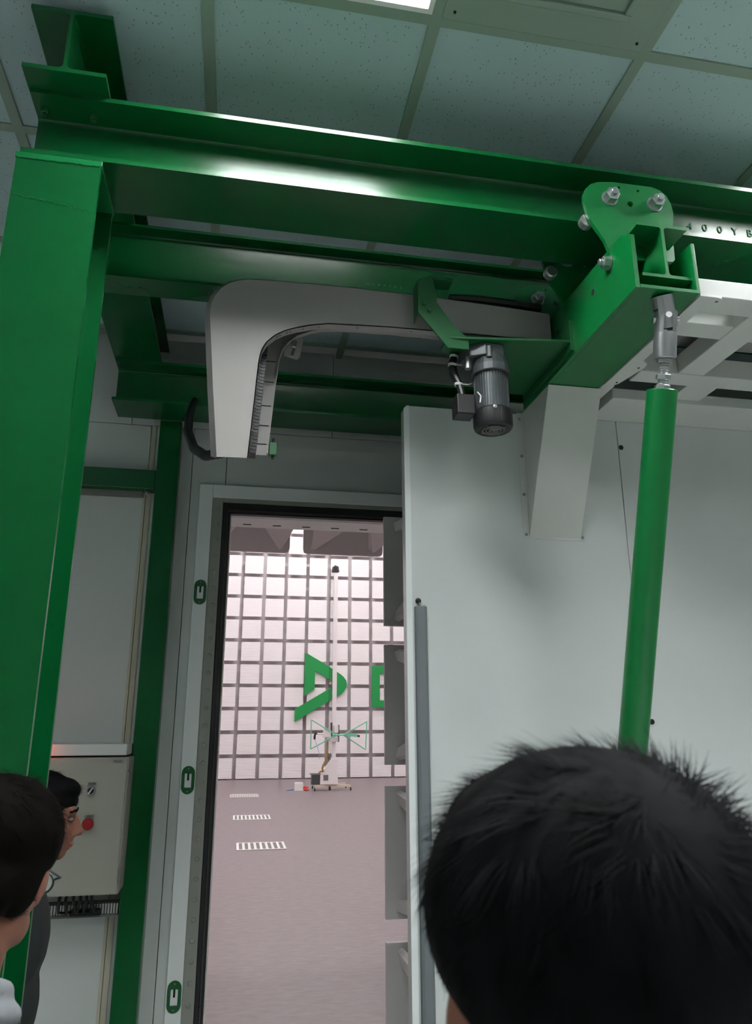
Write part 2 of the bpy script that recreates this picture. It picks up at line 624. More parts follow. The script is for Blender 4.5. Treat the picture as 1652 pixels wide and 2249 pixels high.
# ------------------------------------------------------------------ door frame
df = struct('door_1', (OX0, YW, ZF))
YF = 3.38


def portal(x0, x1, z1, wdt, y0, y1, name, mt, bevel=0.0, wtop=None):
    """three sides of a frame: outer edge x0/x1/z1, width wdt inwards"""
    wt = wtop or wdt
    B(x0, x0 + wdt, y0, y1, ZF, z1).build(name, mt, df, bevel=bevel)
    B(x1 - wdt, x1, y0, y1, ZF, z1).build(name, mt, df, bevel=bevel)
    B(x0 + wdt, x1 - wdt, y0, y1, z1 - wt, z1).build(name, mt, df, bevel=bevel)


FXO, FXR, FZO = -0.206, 2.696, 2.846
portal(FXO, FXR, FZO, 0.062, YF, YW + 0.0, 'frame_trim', FRAME, 0.002)
portal(FXO + 0.062, FXR - 0.062, FZO - 0.062, 0.048, YF + 0.006, YW + 0.0, 'rivet_strip', FRAMEG, 0.001, 0.02)
portal(FXO + 0.11, FXR - 0.11, FZO - 0.082, 0.020, YF + 0.012, YW + 0.02, 'gasket', RUBBER, 0.003, 0.034)
portal(FXO + 0.13, FXR - 0.13, FZO - 0.116, 0.007, YF + 0.010, YW + 0.03, 'finger_strip', FINGER, 0.001, 0.008)
portal(FXO + 0.137, FXR - 0.137, FZO - 0.124, 0.009, YF + 0.016, YW + 0.03, 'finger_strip', RUBBER, 0.001, 0.009)
# contact fingers: fine teeth on the strips (too small to pick apart)
m = MB()
z = ZF + 0.02
while z < FZO - 0.13:
    m.box(FXO + 0.1285, FXO + 0.1315, YF + 0.005, YF + 0.012, z, z + 0.006)
    z += 0.0105
x = FXO + 0.14
while x < FXR - 0.14:
    m.box(x, x + 0.006, YF + 0.005, YF + 0.012, FZO - 0.119, FZO - 0.116)
    x += 0.0105
o = m.build('contact_fingers', FINGER, df)
o['kind'] = 'stuff'
riv = MB().lathe([(0, 0.0095), (0.002, 0.009), (0.004, 0.006), (0.0048, 0.0005)], (0, 0, 0), (0, -1, 0), 14).mesh('rivet')
riv.materials.append(FRAMEG)
z = 0.56
while z < 2.74:
    place(riv, 'rivet', (FXO + 0.088, YF + 0.006, z), df)
    place(riv, 'rivet', (FXR - 0.088, YF + 0.006, z), df)
    z += 0.0748
# inner reveal liner, lit from the chamber
m = MB()
m.box(OX0 - 0.002, OX0 + 0.004, YW + 0.03, 3.62, ZF, OZ1).box(OX1 - 0.004, OX1, YW + 0.03, 3.62, ZF, OZ1)
m.box(OX0 + 0.004, OX1 - 0.004, YW + 0.05, 3.62, OZ1 - 0.004, OZ1 + 0.002)
m.build('reveal_liner', WHITEPL, df)
tick = B(-0.02, 0.02, -0.006, 0.006, -0.0015, 0.0).mesh('liner_slot')
tick.materials.append(DARK)
for k in range(18):
    place(tick, 'liner_slot', (0.02 + 0.145 * k, 3.565, OZ1 - 0.004), df)


def stadium(cx, cz, w_, h_, n=8):
    r = w_ / 2
    return [(cx + r * math.cos(math.radians(a)), cz + (h_ / 2 - r) + r * math.sin(math.radians(a))) for a in np.linspace(0, 180, n + 1)] + \
           [(cx + r * math.cos(math.radians(a)), cz - (h_ / 2 - r) + r * math.sin(math.radians(a))) for a in np.linspace(180, 360, n + 1)]


for s, X in ((1, -0.1745), (-1, 2.6645)):
    for z in (2.335, 1.54, 0.745):
        rect = [(X - .014, z - .03), (X + .014, z - .03), (X + .014, z + .026), (X - .014, z + .026)]
        p = MB().plate(stadium(X, z, 0.054, 0.112), [rect], 'y', YF - 0.004, YF).build('latch_plate', GREEN_FLAT, df)
        B(X - .014, X + .014, YF + 0.0005, YF + 0.003, z - .03, z + .026).build('latch_pocket', FRAMEG, p)
        MB().box(X - .004, X + .004, YF - 0.002, YF + 0.002, z - .002, z + .026).build('latch_tongue', DARK, p)
        MB().cyl((X, YF - .0055, z + .045), (X, YF - .003, z + .045), .003, n=8).build('screw', DULLSTEEL, p)
        MB().cyl((X, YF - .0055, z - .045), (X, YF - .003, z - .045), .003, n=8).build('screw', DULLSTEEL, p)

# ================================================================== THE TEST CHAMBER
B(-6, 8, 3.60, 21.0, ZF - 0.05, ZF).build('floor_chamber', VINYL)['kind'] = 'structure'
B(-6.1, -6, 3.4, 21.0, ZF - 0.05, Z8 + .1).build('wall_chamber_left', FOAM)['kind'] = 'structure'
B(8, 8.1, 3.4, 21.0, ZF - 0.05, Z8 + .1).build('wall_chamber_right', FOAM)['kind'] = 'structure'
B(-6.1, 8.1, 3.4, 21.1, Z8, Z8 + 0.1).build('ceiling_chamber', FOAM)['kind'] = 'structure'
wb = struct('wall_chamber_far', (1.5, 20.9, ZF))
B(-6, 8, 20.05, 20.9, ZF, Z8).build('wall_core', CHWALL, wb)
# absorber units of the far wall: flat cap carried by four slanting fins on the wall
YCAP = 19.80
capm = MB().prism([(-.243 + .012, -.243), (.243 - .012, -.243), (.243, -.231), (.243, .231), (.231, .243), (-.231, .243), (-.243, .231), (-.243, -.231)], 'y', 0, 0.03).mesh('absorber_cap', bevel=0.0, smooth=0)
capm.materials.append(CAP)


def fins(depth, half, thick=0.03, base=0.10):
    """four tapering fins from a narrow foot on the wall to the corners of the cap; runs along +Y from 0 (cap) to depth"""
    mm = MB()
    for sx in (-1, 1):
        for sz in (-1, 1):
            tx, tz = sx * (half - 0.045), sz * (half - 0.03)
            bx, bz = sx * base, sz * base
            a = [(tx - sx * .05, 0, tz - sz * .02), (tx - sx * .01, 0, tz - sz * .04), (tx, 0, tz), (tx - sx * .02, 0, tz + sz * .012)]
            b = [(0, depth, 0), (bx * 1.3, depth, 0), (bx * 1.3, depth, bz * 1.3), (0, depth, bz * 1.3)]
            mm.hexa(a, b)
    return mm


finm = fins(0.215, 0.243).mesh('absorber_fins')
finm.materials.append(FOAM)
for i in range(-3, 12):
    for j in range(12):
        x, z = 0.359 + 0.578 * i, 0.527 + 0.245 + 0.577 * j
        c = place(capm, 'absorber_cap', (x, YCAP, z), wb)
        if -2 <= i <= 9 and j < 11:
            f = place(finm, 'absorber_fins', (x, YCAP + 0.03, z), c)
            f.location = (0, 0.03, 0)

# units above the doorway, seen from behind through the opening
wa = struct('wall_chamber_near', (0.5, 3.62, OZ1))
capn = MB().prism([(-.257 + .03, -.257), (.257 - .03, -.257), (.257 - .012, -.252), (.252, -.247), (.257, -.227), (.257, .257), (-.257, .257), (-.257, -.227), (-.252, -.247), (-.245, -.252)], 'y', -0.012, 0.012).mesh('absorber_cap', smooth=0)
capn.materials.append(CAPBACK)


def flipped_fins(base):
    q = fins(0.95, 0.257, base=base)
    q.v = [(v[0], -v[1], v[2]) for v in q.v]
    me_ = q.mesh('absorber_fins')
    me_.materials.append(FOAM)
    return me_


finn_me = flipped_fins(0.10)
finw_me = flipped_fins(0.20)
for i in range(-1, 5):
    for j in range(2):
        x, z = 0.042 + 0.6 * i, 2.812 + 0.257 + 0.6 * j
        c = place(capn, 'absorber_cap', (x, 4.60, z), wa)
        f = place(finw_me, 'absorber_fins', (0, 0, 0), c)
        f.location = (0, -0.012, 0)
capd = MB().prism([(-.257, -.257), (.257, -.257), (.257, .257), (-.257, .257)], 'y', -0.012, 0.012).mesh('absorber_cap', smooth=0)
capd.materials.append(CAPBACK)
# lamps on the chamber ceiling
k = 0
for y, row in ((4.95, 'nearest the doorway'), (10.5, 'second from the doorway'), (14.5, 'third from the doorway'), (18.0, 'nearest the far wall')):
    for x, side in ((-3.4, 'left'), (0.6, 'centre left'), (2.6, 'centre right'), (6.4, 'right')):
        t = thing('chamber_lamp', 'bright ceiling lamp inside the white chamber, %s of the row %s' % (side, row), 'lamp', (x, y, Z8), 'lamps of the test chamber')
        B(x - .35, x + .35, y - .35, y + .35, Z8 - 0.10, Z8).build('lamp_housing', WHITEPL, t)
        B(x - .3, x + .3, y - .3, y + .3, Z8 - 0.11, Z8 - 0.10).build('lamp_diffuser', CHLAMP, t)

# emblem and letter on the far wall
YL = 19.735
emb = [(1.774, 3.622), (1.838, 3.618), (2.215, 3.405), (2.509, 3.230), (2.62, 3.160), (2.731, 3.091), (2.814, 3.020), (2.869, 2.941), (2.892, 2.85), (2.871, 2.747), (2.817, 2.655), (2.754, 2.595), (2.502, 2.45), (1.543, 1.888), (1.543, 2.212), (1.621, 2.252), (2.45, 2.735), (2.60, 2.83), (2.45, 2.945), (2.045, 3.175), (2.045, 2.706), (1.774, 2.548)]
tag(MB().prism(emb, 'y', YL, YL + 0.05).build('wall_emblem', LOGO, origin=(1.77, YL, 1.89), smooth=0), 'green angular arrow-like emblem on the white far wall behind the mast', 'sign')
D = [(3.564, 2.255), (3.98, 2.255)] + [(3.98 + 0.53 * math.cos(math.radians(a)), 2.787 + 0.532 * math.sin(math.radians(a))) for a in range(-80, 90, 10)] + [(3.98, 3.319), (3.564, 3.319)]
Dh = [(3.772, 2.432), (3.97, 2.432)] + [(3.97 + 0.35 * math.cos(math.radians(a)), 2.78 + 0.346 * math.sin(math.radians(a))) for a in range(-80, 90, 10)] + [(3.97, 3.126), (3.772, 3.126)]
tag(MB().plate(D, [Dh], 'y', YL, YL + 0.05).build('wall_letter', LOGO, origin=(3.56, YL, 2.25), smooth=0), 'green block letter on the far wall, half hidden by the grey door absorbers', 'sign')

# floor grilles
vent_words = ('white slotted floor grille closest to the doorway', 'white slotted floor grille, middle one of three', 'white slotted floor grille farthest in, near the mast')
for k, (x0, y0, n) in enumerate(((0.10, 8.60, 8), (0.065, 11.31, 9), (0.01, 14.90, 16))):
    x1, y1 = x0 + 0.53, y0 + (0.51, 0.55, 0.62)[k]
    t = thing('floor_grille', vent_words[k], 'grille', (x0, y0, ZF), 'floor grilles of the chamber')
    B(x0, x1, y0, y1, ZF, ZF + 0.002).build('grille_backing', SLOT, t)
    B(x0, x1, y0, y0 + .03, ZF + .002, ZF + .008).build('grille_edge', WHITEPL, t)
    B(x0, x1, y1 - .03, y1, ZF + .002, ZF + .008).build('grille_edge', WHITEPL, t)
    wd = 0.53 / (n + 0.5)
    for i in range(n + 1):
        B(x0 + i * wd, x0 + i * wd + wd * 0.42, y0 + .03, y1 - .03, ZF + .002, ZF + .008).build('grille_bar', WHITEPL, t)

# ------------------------------------------------------------------ antenna mast
YM = 16.2
t = thing('antenna_mast', 'tall white antenna mast on a wheeled base in the chamber', 'mast', (2.1, YM, ZF))
B(2.062, 2.148, YM - .04, YM + .04, 0.62, 5.08).build('mast_tube', MAST, t, bevel=0.004)
MB().box(2.06, 2.15, YM - .05, YM + .05, 5.08, 5.13).build('mast_cap', BLACK, t)
p = MB().prism([(2.01, 5.08), (2.02, 5.2), (2.08, 5.25), (2.16, 5.22), (2.18, 5.1)], 'y', YM - .02, YM + .02).build('pulley_bracket', ALU, t)
MB().cyl((2.09, YM - .035, 5.17), (2.09, YM + .035, 5.17), .045, n=14).build('pulley', BLACK, p)
for x in (1.985, 2.005, 2.035):
    MB().cyl((x, YM - .03, 1.1), (x, YM - .03, 5.15), .004, n=6).build('hoist_cable', BLACK, t)
body = MB().prism([(1.819, .625), (2.186, .62), (2.186, 1.12), (2.055, 1.12), (1.819, .815)], 'y', YM - .11, YM + .11).build('drive_housing', MAST, t, bevel=.004)
B(1.885, 1.985, YM - .114, YM - .11, .70, .81).build('housing_window', SLOT, body)
B(1.645, 1.817, YM - .10, YM + .10, .62, .815).build('motor_box', ALU, t, bevel=.004)
B(1.62, 1.83, YM - .11, YM + .11, .815, .84).build('motor_box_lid', DULLSTEEL, t)
B(1.93, 2.05, YM + .06, YM + .10, .9, 1.16).build('back_plate', DULLSTEEL, t)
for x, y in ((1.70, -.18), (2.45, -.12), (1.72, .45), (2.44, .5)):
    p = MB().hexa([(2.0, YM - .05, .58), (2.0, YM + .05, .58), (2.0, YM + .05, .625), (2.0, YM - .05, .625)],
                  [(x, YM + y - .03, .575), (x, YM + y + .03, .575), (x, YM + y + .03, .61), (x, YM + y - .03, .61)]).build('base_arm', CREAM, t)
    wv = MB().cyl((x - .012, YM + y, ZF + .03), (x + .012, YM + y, ZF + .03), .03, n=14).build('caster', BLACK, p)
    MB().box(x - .016, x + .016, YM + y - .01, YM + y + .01, ZF + .03, .58).build('caster_fork', STEEL, wv)
B(2.01, 2.05, YM - .02, YM + .02, ZF, .62).build('floor_pin', BLACK, t)
# carriage
c = B(2.03, 2.20, YM - .09, YM + .05, 1.47, 1.56).build('carriage', MAST, t, bevel=.003)
B(2.10, 2.19, YM - .10, YM + .05, 1.64, 1.79).build('carriage_block', MAST, c, bevel=.003)
B(2.185, 2.205, YM - .11, YM + .06, 1.46, 1.80).build('carriage_plate', ALU, c)
B(2.03, 2.06, YM - .08, YM + .05, 1.56, 1.85).build('carriage_plate', ALU, c)
MB().box(1.87, 2.03, YM - .12, YM - .02, 1.55, 1.69).prism([(1.93, 1.55), (2.03, 1.46), (2.1, 1.46), (2.1, 1.56)], 'y', YM - .1, YM).build('tilt_head', MAST, c, bevel=.004)
MB().cyl((1.72, YM - .07, 1.62), (1.88, YM - .07, 1.62), .016, n=10).build('antenna_boom', MAST, c)
MB().tube([(1.74, YM - .07, 1.635), (1.70, YM - .07, 1.62), (1.69, YM - .07, 1.57), (1.69, YM - .07, 1.51)], .022, 8).build('balun_end', BLACK, c)
hp = [(1.965, YM - .1, 1.46), (1.96, YM - .12, 1.30), (1.93, YM - .13, 1.10), (1.87, YM - .13, .99), (1.855, YM - .13, .93), (1.88, YM - .12, .89), (1.82, YM - .1, .875), (1.78, YM - .1, .83)]
MB().tube(hp, .02, 8).build('corrugated_hose', HOSE, t)
MB().tube([(1.69, YM - .08, 1.51), (1.74, YM - .1, 1.40), (1.79, YM - .1, 1.22), (1.80, YM - .1, 1.12)], .005, 6).build('signal_cable', BLUEW, t)
# bow tie antenna clamped to the carriage
YA = YM - .16
t = thing('bowtie_antenna', 'mint green bow-tie antenna of thin tubes on the mast', 'antenna', (2.2, YA, 1.6))
tri = [[(2.13, YA, 1.60), (1.605, YA, 1.905), (1.603, YA, 1.322), (2.13, YA, 1.59)], [(2.29, YA, 1.602), (2.782, YA, 1.870), (2.757, YA, 1.302), (2.29, YA, 1.592)]]
for q in tri:
    for i in range(3):
        MB().cyl(q[i], q[i + 1], .0115, n=8).build('element_rod', MINT, t)
MB().cyl((2.05, YA, 1.596), (2.36, YA, 1.598), .016, n=10).build('feed_block', MINT, t)
MB().hexa([(2.34, YA - .02, 1.575), (2.34, YA + .02, 1.575), (2.34, YA + .02, 1.618), (2.34, YA - .02, 1.618)],
          [(2.58, YA - .03, 1.555), (2.58, YA + .03, 1.555), (2.58, YA + .03, 1.618), (2.58, YA - .03, 1.618)]).build('handle_sleeve', MINT, t)
MB().cyl((2.58, YA, 1.58), (2.63, YA, 1.572), .022, n=10).build('connector', BLACK, t)
# box and cables on the floor
t = thing('junction_box', 'small white junction box on the chamber floor beside the mast', 'box', (1.38, YM, ZF))
B(1.295, 1.47, YM - .12, YM + .02, ZF, .66).build('box_body', WHITEPL, t, bevel=.004)
B(1.30, 1.465, YM - .115, YM + .015, .66, .668).build('box_lid', MAST, t)
tag(MB().tube([(1.15, YM, ZF + .012), (1.22, YM + .1, ZF + .012), (1.3, YM + .2, ZF + .012), (1.4, YM + .3, ZF + .012)], .012, 6).build('blue_cable', BLUEW, origin=(1.4, YM, ZF)), 'pale blue cable on the chamber floor behind the white box', 'cable')
tag(MB().tube([(1.49, YM + .3, ZF + .02), (1.56, YM + .25, ZF + .06), (1.58, YM + .12, ZF + .05), (1.51, YM, ZF + .02), (1.57, YM - .14, ZF + .02)], .02, 6).build('red_cable', REDW, origin=(1.6, YM, ZF)), 'red cable bundle lying between the white box and the mast base', 'cable')

# ================================================================== GREEN STEEL FRAME
ZB, ZT = 3.127, 3.3255
# left column
t = thing('steel_column', 'thick green steel column at the left edge carrying the long beam', 'column', (-0.497, 1.7475, 0))
MB().prism(hprofile(-0.497, 1.65, 0.2, 0.195, 0.012, 0.009), 'z', 0.012, 3.112).build('column_profile', GREEN, t)
B(-0.6, -0.394, 1.65, 1.845, 3.112, ZB).build('cap_plate', EDGE_GREEN, t, bevel=.001)
B(-0.65, -0.345, 1.60, 1.90, 0, 0.012).build('foot_plate', GREEN, t)
m = MB()
pts = []
for i in range(30):
    x = -0.594 + 0.194 * i / 29
    pts.append((x, 1.6495, 3.110 + random.uniform(-.0012, .0012)))
m.tube(pts, .0022, 6)
m.build('weld_bead', EDGE_GREEN, t)
m = MB()
pts = [(-0.59 + 0.185 * i / 26, 1.6500, 3.002 - 0.028 * (i / 26) + random.uniform(-.003, .003)) for i in range(27)]
m.tube(pts, [random.uniform(.0006, .0018) for _ in pts], 5)
m.build('paint_scuff', EDGE_GREEN, t)

BX0, BX1 = -0.59, 4.85


def lateral_beam(name, label, y0, b, x0=BX0, x1=BX1):
    tt = thing(name, label, 'beam', (x0, y0 + b / 2, ZB))
    MB().prism(hprofile(y0 + b / 2, ZB, b, ZT - ZB, 0.013 if b > .15 else 0.010, 0.009), 'x', x0, x1).build('beam_profile', GREEN, tt)
    return tt


t = lateral_beam('steel_beam', 'long green steel beam in front, resting on the left column', 1.65, 0.195)
for k, ch in enumerate('400YB'):
    text_part('rolled_mark', ch, 0.036, (1.315 + 0.052 * k, 1.7418, 3.238), MARK, t, extrude=0.0016)
for x in (-0.565, -0.442):
    p = MB().hexnut((x, 1.705, ZT - 0.013), (0, 0, -1), 0.019, 0.013).build('bolt', GREEN_FLAT, t)
for x in (-0.565, -0.442):
    MB().hexnut((x, 1.80, ZT - 0.013), (0, 0, -1), 0.019, 0.013).build('bolt', GREEN_FLAT, t)
t = lateral_beam('steel_beam', 'second green beam, behind the front beam and above the white duct', 2.158, 0.105)
for k, ch in enumerate('HAPPERS'):
    text_part('rolled_mark', ch, 0.016, (0.385 + 0.0195 * k, 2.2050, 3.222), MARK, t, extrude=0.0010)
lateral_beam('steel_beam', 'dark rear green beam against the wall above the doorway', 3.12, 0.195)
t = thing('cross_beam', 'green H-beam running away under the ceiling at the top left', 'beam', (-0.495, 1.59, ZT))
MB().prism(hprofile(-0.495, ZT, 0.2, 0.2, 0.012, 0.009), 'y', 1.585, 3.39).build('beam_profile', GREEN, t)
# second column under the rear end of the cross beam, out of light behind the first
t = thing('wall_post', 'slim green post on the wall between cabinet and doorway', 'post', (-0.353, 3.36, 0))
B(-0.402, -0.303, 3.32, YW - 0.001, 0, ZB).build('post_tube', GREEN, t, bevel=.004)
MB().hexnut((-0.437, 3.365, 2.789), (0, 0, -1), 0.018, 0.012).build('bolt', STEEL, t)
t = thing('wall_rail', 'horizontal green rail on the wall at the left, above the cabinet', 'rail', (-1.6, 3.36, 2.79))
B(-3.15, -0.4025, 3.325, YW - 0.001, 2.792, 2.882).build('rail_tube', GREEN, t, bevel=.003)
B(-3.15, -0.46, 3.375, YW - 0.001, 2.768, 2.792).build('rail_lip', SLOT, t)

# ================================================================== CONTROL CABINET AND TRUNKING
CX0, CX1, CYF = -0.80, -0.392, 3.15
t = thing('control_cabinet', 'grey control cabinet with red stop button on the left wall', 'cabinet', (-0.6, 3.27, 1.153))
B(CX0, CX1, CYF + 0.018, YW - 0.001, 1.155, 1.641).build('cabinet_body', CABINET, t, bevel=.004)
d = B(CX0 + .002, CX1 - .004, CYF, CYF + 0.016, 1.158, 1.638).build('cabinet_door', CABINET, t, bevel=.005)
for z in (1.56, 1.22):
    p = B(CX1 - .0055, CX1 + .006, CYF + .004, CYF + .03, z - .025, z + .025).build('hinge', DULLSTEEL, d, bevel=.002)
# rotary switch
p = B(-.533, -.503, CYF - .003, CYF, 1.515, 1.552).build('switch_plate', DULLSTEEL, t, bevel=.001)
text_part('plate_print', 'CLOSE', .0085, (-.518, CYF - .0035, 1.546), PRINT, p, extrude=.0003)
p = MB().lathe([(0, .0155), (.010, .0155), (.013, .013)], (-.518, CYF - .003, 1.522), (0, -1, 0), 24).build('switch_ring', STEEL, t)
MB().lathe([(0, .0115), (.006, .0112)], (-.518, CYF - .0155, 1.522), (0, -1, 0), 24).build('switch_knob', BLACK, p)
q = MB().hexa([(-.5265, CYF - .0218, 1.5125), (-.5235, CYF - .0218, 1.5105), (-.5095, CYF - .0218, 1.5315), (-.5125, CYF - .0218, 1.5335)],
              [(-.5265, CYF - .024, 1.5125), (-.5235, CYF - .024, 1.5105), (-.5095, CYF - .024, 1.5315), (-.5125, CYF - .024, 1.5335)]).build('switch_pointer', WHITEPL, p)
# emergency stop
p = B(-.532, -.500, CYF - .003, CYF, 1.392, 1.437).build('switch_plate', DULLSTEEL, t, bevel=.001)
text_part('plate_print', 'STOP', .0075, (-.516, CYF - .0035, 1.430), PRINT, p, extrude=.0003)
p = MB().lathe([(0, .009), (.014, .009)], (-.516, CYF - .003, 1.405), (0, -1, 0), 18).build('stop_stem', STEEL, t)
MB().lathe([(0, .0185), (.003, .021), (.010, .021), (.014, .017), (.0155, .008), (.016, .0005)], (-.516, CYF - .016, 1.405), (0, -1, 0), 28).build('stop_button', RED, t)
p = B(-.449, -.411, CYF - .0015, CYF, 1.621, 1.633).build('name_plate', DULLSTEEL, t)
text_part('plate_print', 'K-panel', .0085, (-.430, CYF - .002, 1.627), PRINT, p, extrude=.0003)
t = thing('cable_trunking', 'white horizontal cable trunking along the top of the cabinet', 'trunking', (-1.6, 3.3, 1.645))
B(-3.15, -0.404, 3.165, YW - 0.001, 1.6475, 1.690).build('trunking_body', TRUNK, t, bevel=.002)
t = thing('slotted_duct', 'grey slotted wiring duct under the control cabinet', 'duct', (-1.0, 3.36, 1.05))
B(-2.0, -0.405, 3.352, YW - 0.001, 1.052, 1.094).build('duct_body', SLOT, t)
B(-2.0, -0.405, 3.338, 3.352, 1.046, 1.054).build('duct_lip', SLOT, t)
fing = B(-.0035, .0035, -.004, .004, -.018, .018).mesh('duct_finger')
fing.materials.append(TRUNK)
for k in range(48):
    place(fing, 'duct_finger', (-0.412 - 0.0105 * k, 3.348, 1.073), t)
B(-2.0, -0.405, 3.350, 3.352, 1.056, 1.092).build('duct_shadow_gap', DARK, t)
t = thing('cable_bundle', 'black cables hanging below the cabinet into the slotted duct', 'cables', (-.55, 3.3, 1.06))
for k in range(6):
    x = -.50 - .022 * k
    MB().tube([(x, 3.28, 1.158), (x + .006 * math.sin(k), 3.27, 1.12), (x + .012 * math.cos(k * 2), 3.30, 1.075), (x + .015, 3.325, 1.066)], .006, 6).build('cable', BLACK, t)
B(-.58, -.47, 3.315, 3.336, 1.056, 1.078).build('cable_clip', BLACK, t)
t = thing('warning_beacon', 'small glowing red warning lamp on the trunking behind the column', 'lamp', (-.745, 3.165, 1.668))
MB().lathe([(0, .019), (.008, .019)], (-.745, 3.165, 1.668), (0, -1, 0), 20).build('beacon_base', BLACK, t)
MB().lathe([(.008, .016), (.022, .016), (.032, .011), (.036, .0005)], (-.745, 3.165, 1.668), (0, -1, 0), 20).build('beacon_lens', BEACON, t)
bl = bpy.data.lights.new('beacon_light', 'POINT')
bl.energy = 0.12
bl.color = (1, .10, .05)
bl.shadow_soft_size = 0.012
bo = bpy.data.objects.new('beacon_light', bl)
COL.objects.link(bo)
bo.parent = t
bo.location = (0.022, -.030, .012)

# ================================================================== SLIDING DOOR
YD = 2.30
DX0, DX1, DZ0, DZ1 = 0.527, 3.30, 0.42, 2.822
t = thing('sliding_door', 'large pale grey sliding door leaf with absorbers on its rear face', 'door', (1.9, 2.33, DZ0))
door = t
leaf = MB().box(1.3215, DX1, YD, YD + 0.045, DZ0, DZ1).build('leaf_panel', LEAF, t, bevel=.002)
poly = [(DX0, DZ0), (1.3195, DZ0), (1.3195, DZ1), (DX0 + .012, DZ1), (DX0, DZ1 - .012)]
MB().prism(poly, 'y', YD, YD + 0.045).build('leaf_panel', LEAF, t, bevel=.003)
MB().prism([(DX0, DZ0), (DX0 + .020, DZ0), (DX0 + .020, DZ1 - .001), (DX0 + .011, DZ1 - .001), (DX0, DZ1 - .012)], 'y', YD - .0025, YD).build('edge_strip', FRAME, t, bevel=.001)
B(DX0 + .01, DX1, YD + .045, YD + .06, DZ0 + .01, DZ1 - .01).build('leaf_back', FRAMEG, t)
# grey safety edge with hook and knob
m = MB()
m.prism([(.552, YD), (.593, YD), (.591, YD - .014), (.583, YD - .018), (.562, YD - .018), (.554, YD - .014)], 'z', DZ0 + .02, 2.121)
m.build('safety_edge', GREYPAD, t, bevel=.002)
p = MB().lathe([(0, .0085), (.004, .0095), (.009, .007), (.011, .0005)], (.5655, YD, 2.140), (0, -1, 0), 18).build('rubber_plug', BLACK, t)
MB().tube([(.566, YD - .010, 2.134), (.567, YD - .014, 2.126), (.571, YD - .012, 2.120), (.583, YD - .014, 2.123), (.590, YD - .012, 2.121)], .0018, 6).build('hook_wire', STEEL, t)
for x, z in ((1.331, 2.719), (1.342, 1.765)):
    MB().lathe([(0, .009), (.002, .009), (.003, .006)], (x, YD, z), (0, -1, 0), 16).build('rubber_plug', BLACK, t)
MB().cyl((.735, 2.345, DZ1), (.735, 2.345, DZ1 + .03), .012, n=12).build('top_bushing', WHITEPL, t)
# folded bracket cover between leaf and carrier
cx0, cx1, cz0, cz1, cyt = .959, 1.145, 2.366, 2.824, 2.062
m = MB()
m.add([(cx0, YD, cz0), (cx1, YD, cz0), (cx1, cyt, cz1), (cx0, cyt, cz1), (cx0, YD, cz1), (cx1, YD, cz1)],
      [(0, 1, 2, 3), (0, 3, 4), (1, 5, 2), (3, 2, 5, 4), (0, 4, 5, 1)])
cov = m.build('bracket_cover', SHEET, t, bevel=.0012)
MB().prism([(cx0 - .021, cz0 + .004), (cx0 - .016, cz0 - .003), (cx1 + .010, cz0 - .003), (cx1 + .014, cz0 + .004), (cx1 + .014, cz1), (cx0 - .021, cz1)], 'y', YD - .002, YD).build('cover_flange', SHEET, cov)
scr = MB().lathe([(0, .0055), (.002, .005), (.0035, .003), (.004, .0005)], (0, 0, 0), (0, -1, 0), 12).mesh('screw')
scr.materials.append(DULLSTEEL)
for x, z in ((.948, 2.80), (.948, 2.66), (.948, 2.52), (.948, 2.377), (1.152, 2.374)):
    place(scr, 'screw', (x, YD - .002, z), cov)
# absorbers on the rear face
for i in range(4):
    for j in range(4):
        x, z = .655 + .257 + .6 * i, 2.708 - .257 - .6 * j
        c = place(capd, 'absorber_cap', (x, 3.32, z), t)
        f = place(finn_me, 'absorber_fins', (0, 0, 0), c)
        f.location = (0, -0.012, 0)

# ================================================================== DOOR CARRIER WITH TROLLEY
t = thing('door_carrier', 'green channel carrier hanging from the front beam on a bolted trolley plate', 'carrier', (1.045, 1.9, 2.826))
HX0, HX1, HY0, HY1 = .955, 1.138, 1.50, 2.27
m = MB()
ch = MB().prism([(HX1 - .004, 2.826), (HX1, 2.830), (HX1, 2.978), (HX1 - .010, 2.978), (HX1 - .010, 2.837), (HX0 + .0125, 2.837), (HX0 + .0125, 2.826)], 'y', HY0, HY1).build('channel', GREEN_LIT, t, bevel=.0015)
MB().prism([(HY0, 2.826), (HY0, 2.983), (1.545, 3.012), (2.27, 3.035), (2.27, 2.826)], 'x', HX0, HX0 + .012).build('side_plate', GREEN_LIT, ch)
MB().prism(hprofile(1.0585, 2.872, .146, .163, .009, .009, .008), 'y', HY0 + .012, HY1).build('inner_beam', GREEN_LIT, t)
MB().cyl((HX0 + .012, 1.60, 2.93), (HX0 + .05, 1.60, 2.93), .028, n=18).build('guide_roller', DULLSTEEL, t)
for y, z in ((1.612, 2.972), (2.085, 2.979)):
    MB().hexnut((HX0 - .001, y, z), (-1, 0, 0), .030, .022).build('bolt', STEEL, t)
for y, z in ((1.716, 2.947), (1.955, 2.95)):
    MB().cyl((HX0 - .0012, y, z), (HX0 + .002, y, z), .009, n=14).build('drilled_hole', DARK, t)
tp = [(.888, 3.158), (.890, 3.178), (.898, 3.197), (.914, 3.214), (.936, 3.224), (.982, 3.231), (1.102, 3.232), (1.128, 3.224), (1.146, 3.208), (1.157, 3.183), (1.161, 3.151), (1.156, 3.120), (1.150, 3.095), (1.146, 2.99), (.960, 2.975), (.953, 2.985), (.947, 3.010), (.940, 3.033), (.926, 3.057), (.908, 3.085), (.896, 3.114)]


def circ(x, z, r, n=14):
    return [(x + r * math.cos(2 * math.pi * k / n), z + r * math.sin(2 * math.pi * k / n)) for k in range(n)]


hl = [circ(1.030, 3.164, .0095), circ(1.000, 3.215, .004, 8), circ(1.058, 3.212, .004, 8)]


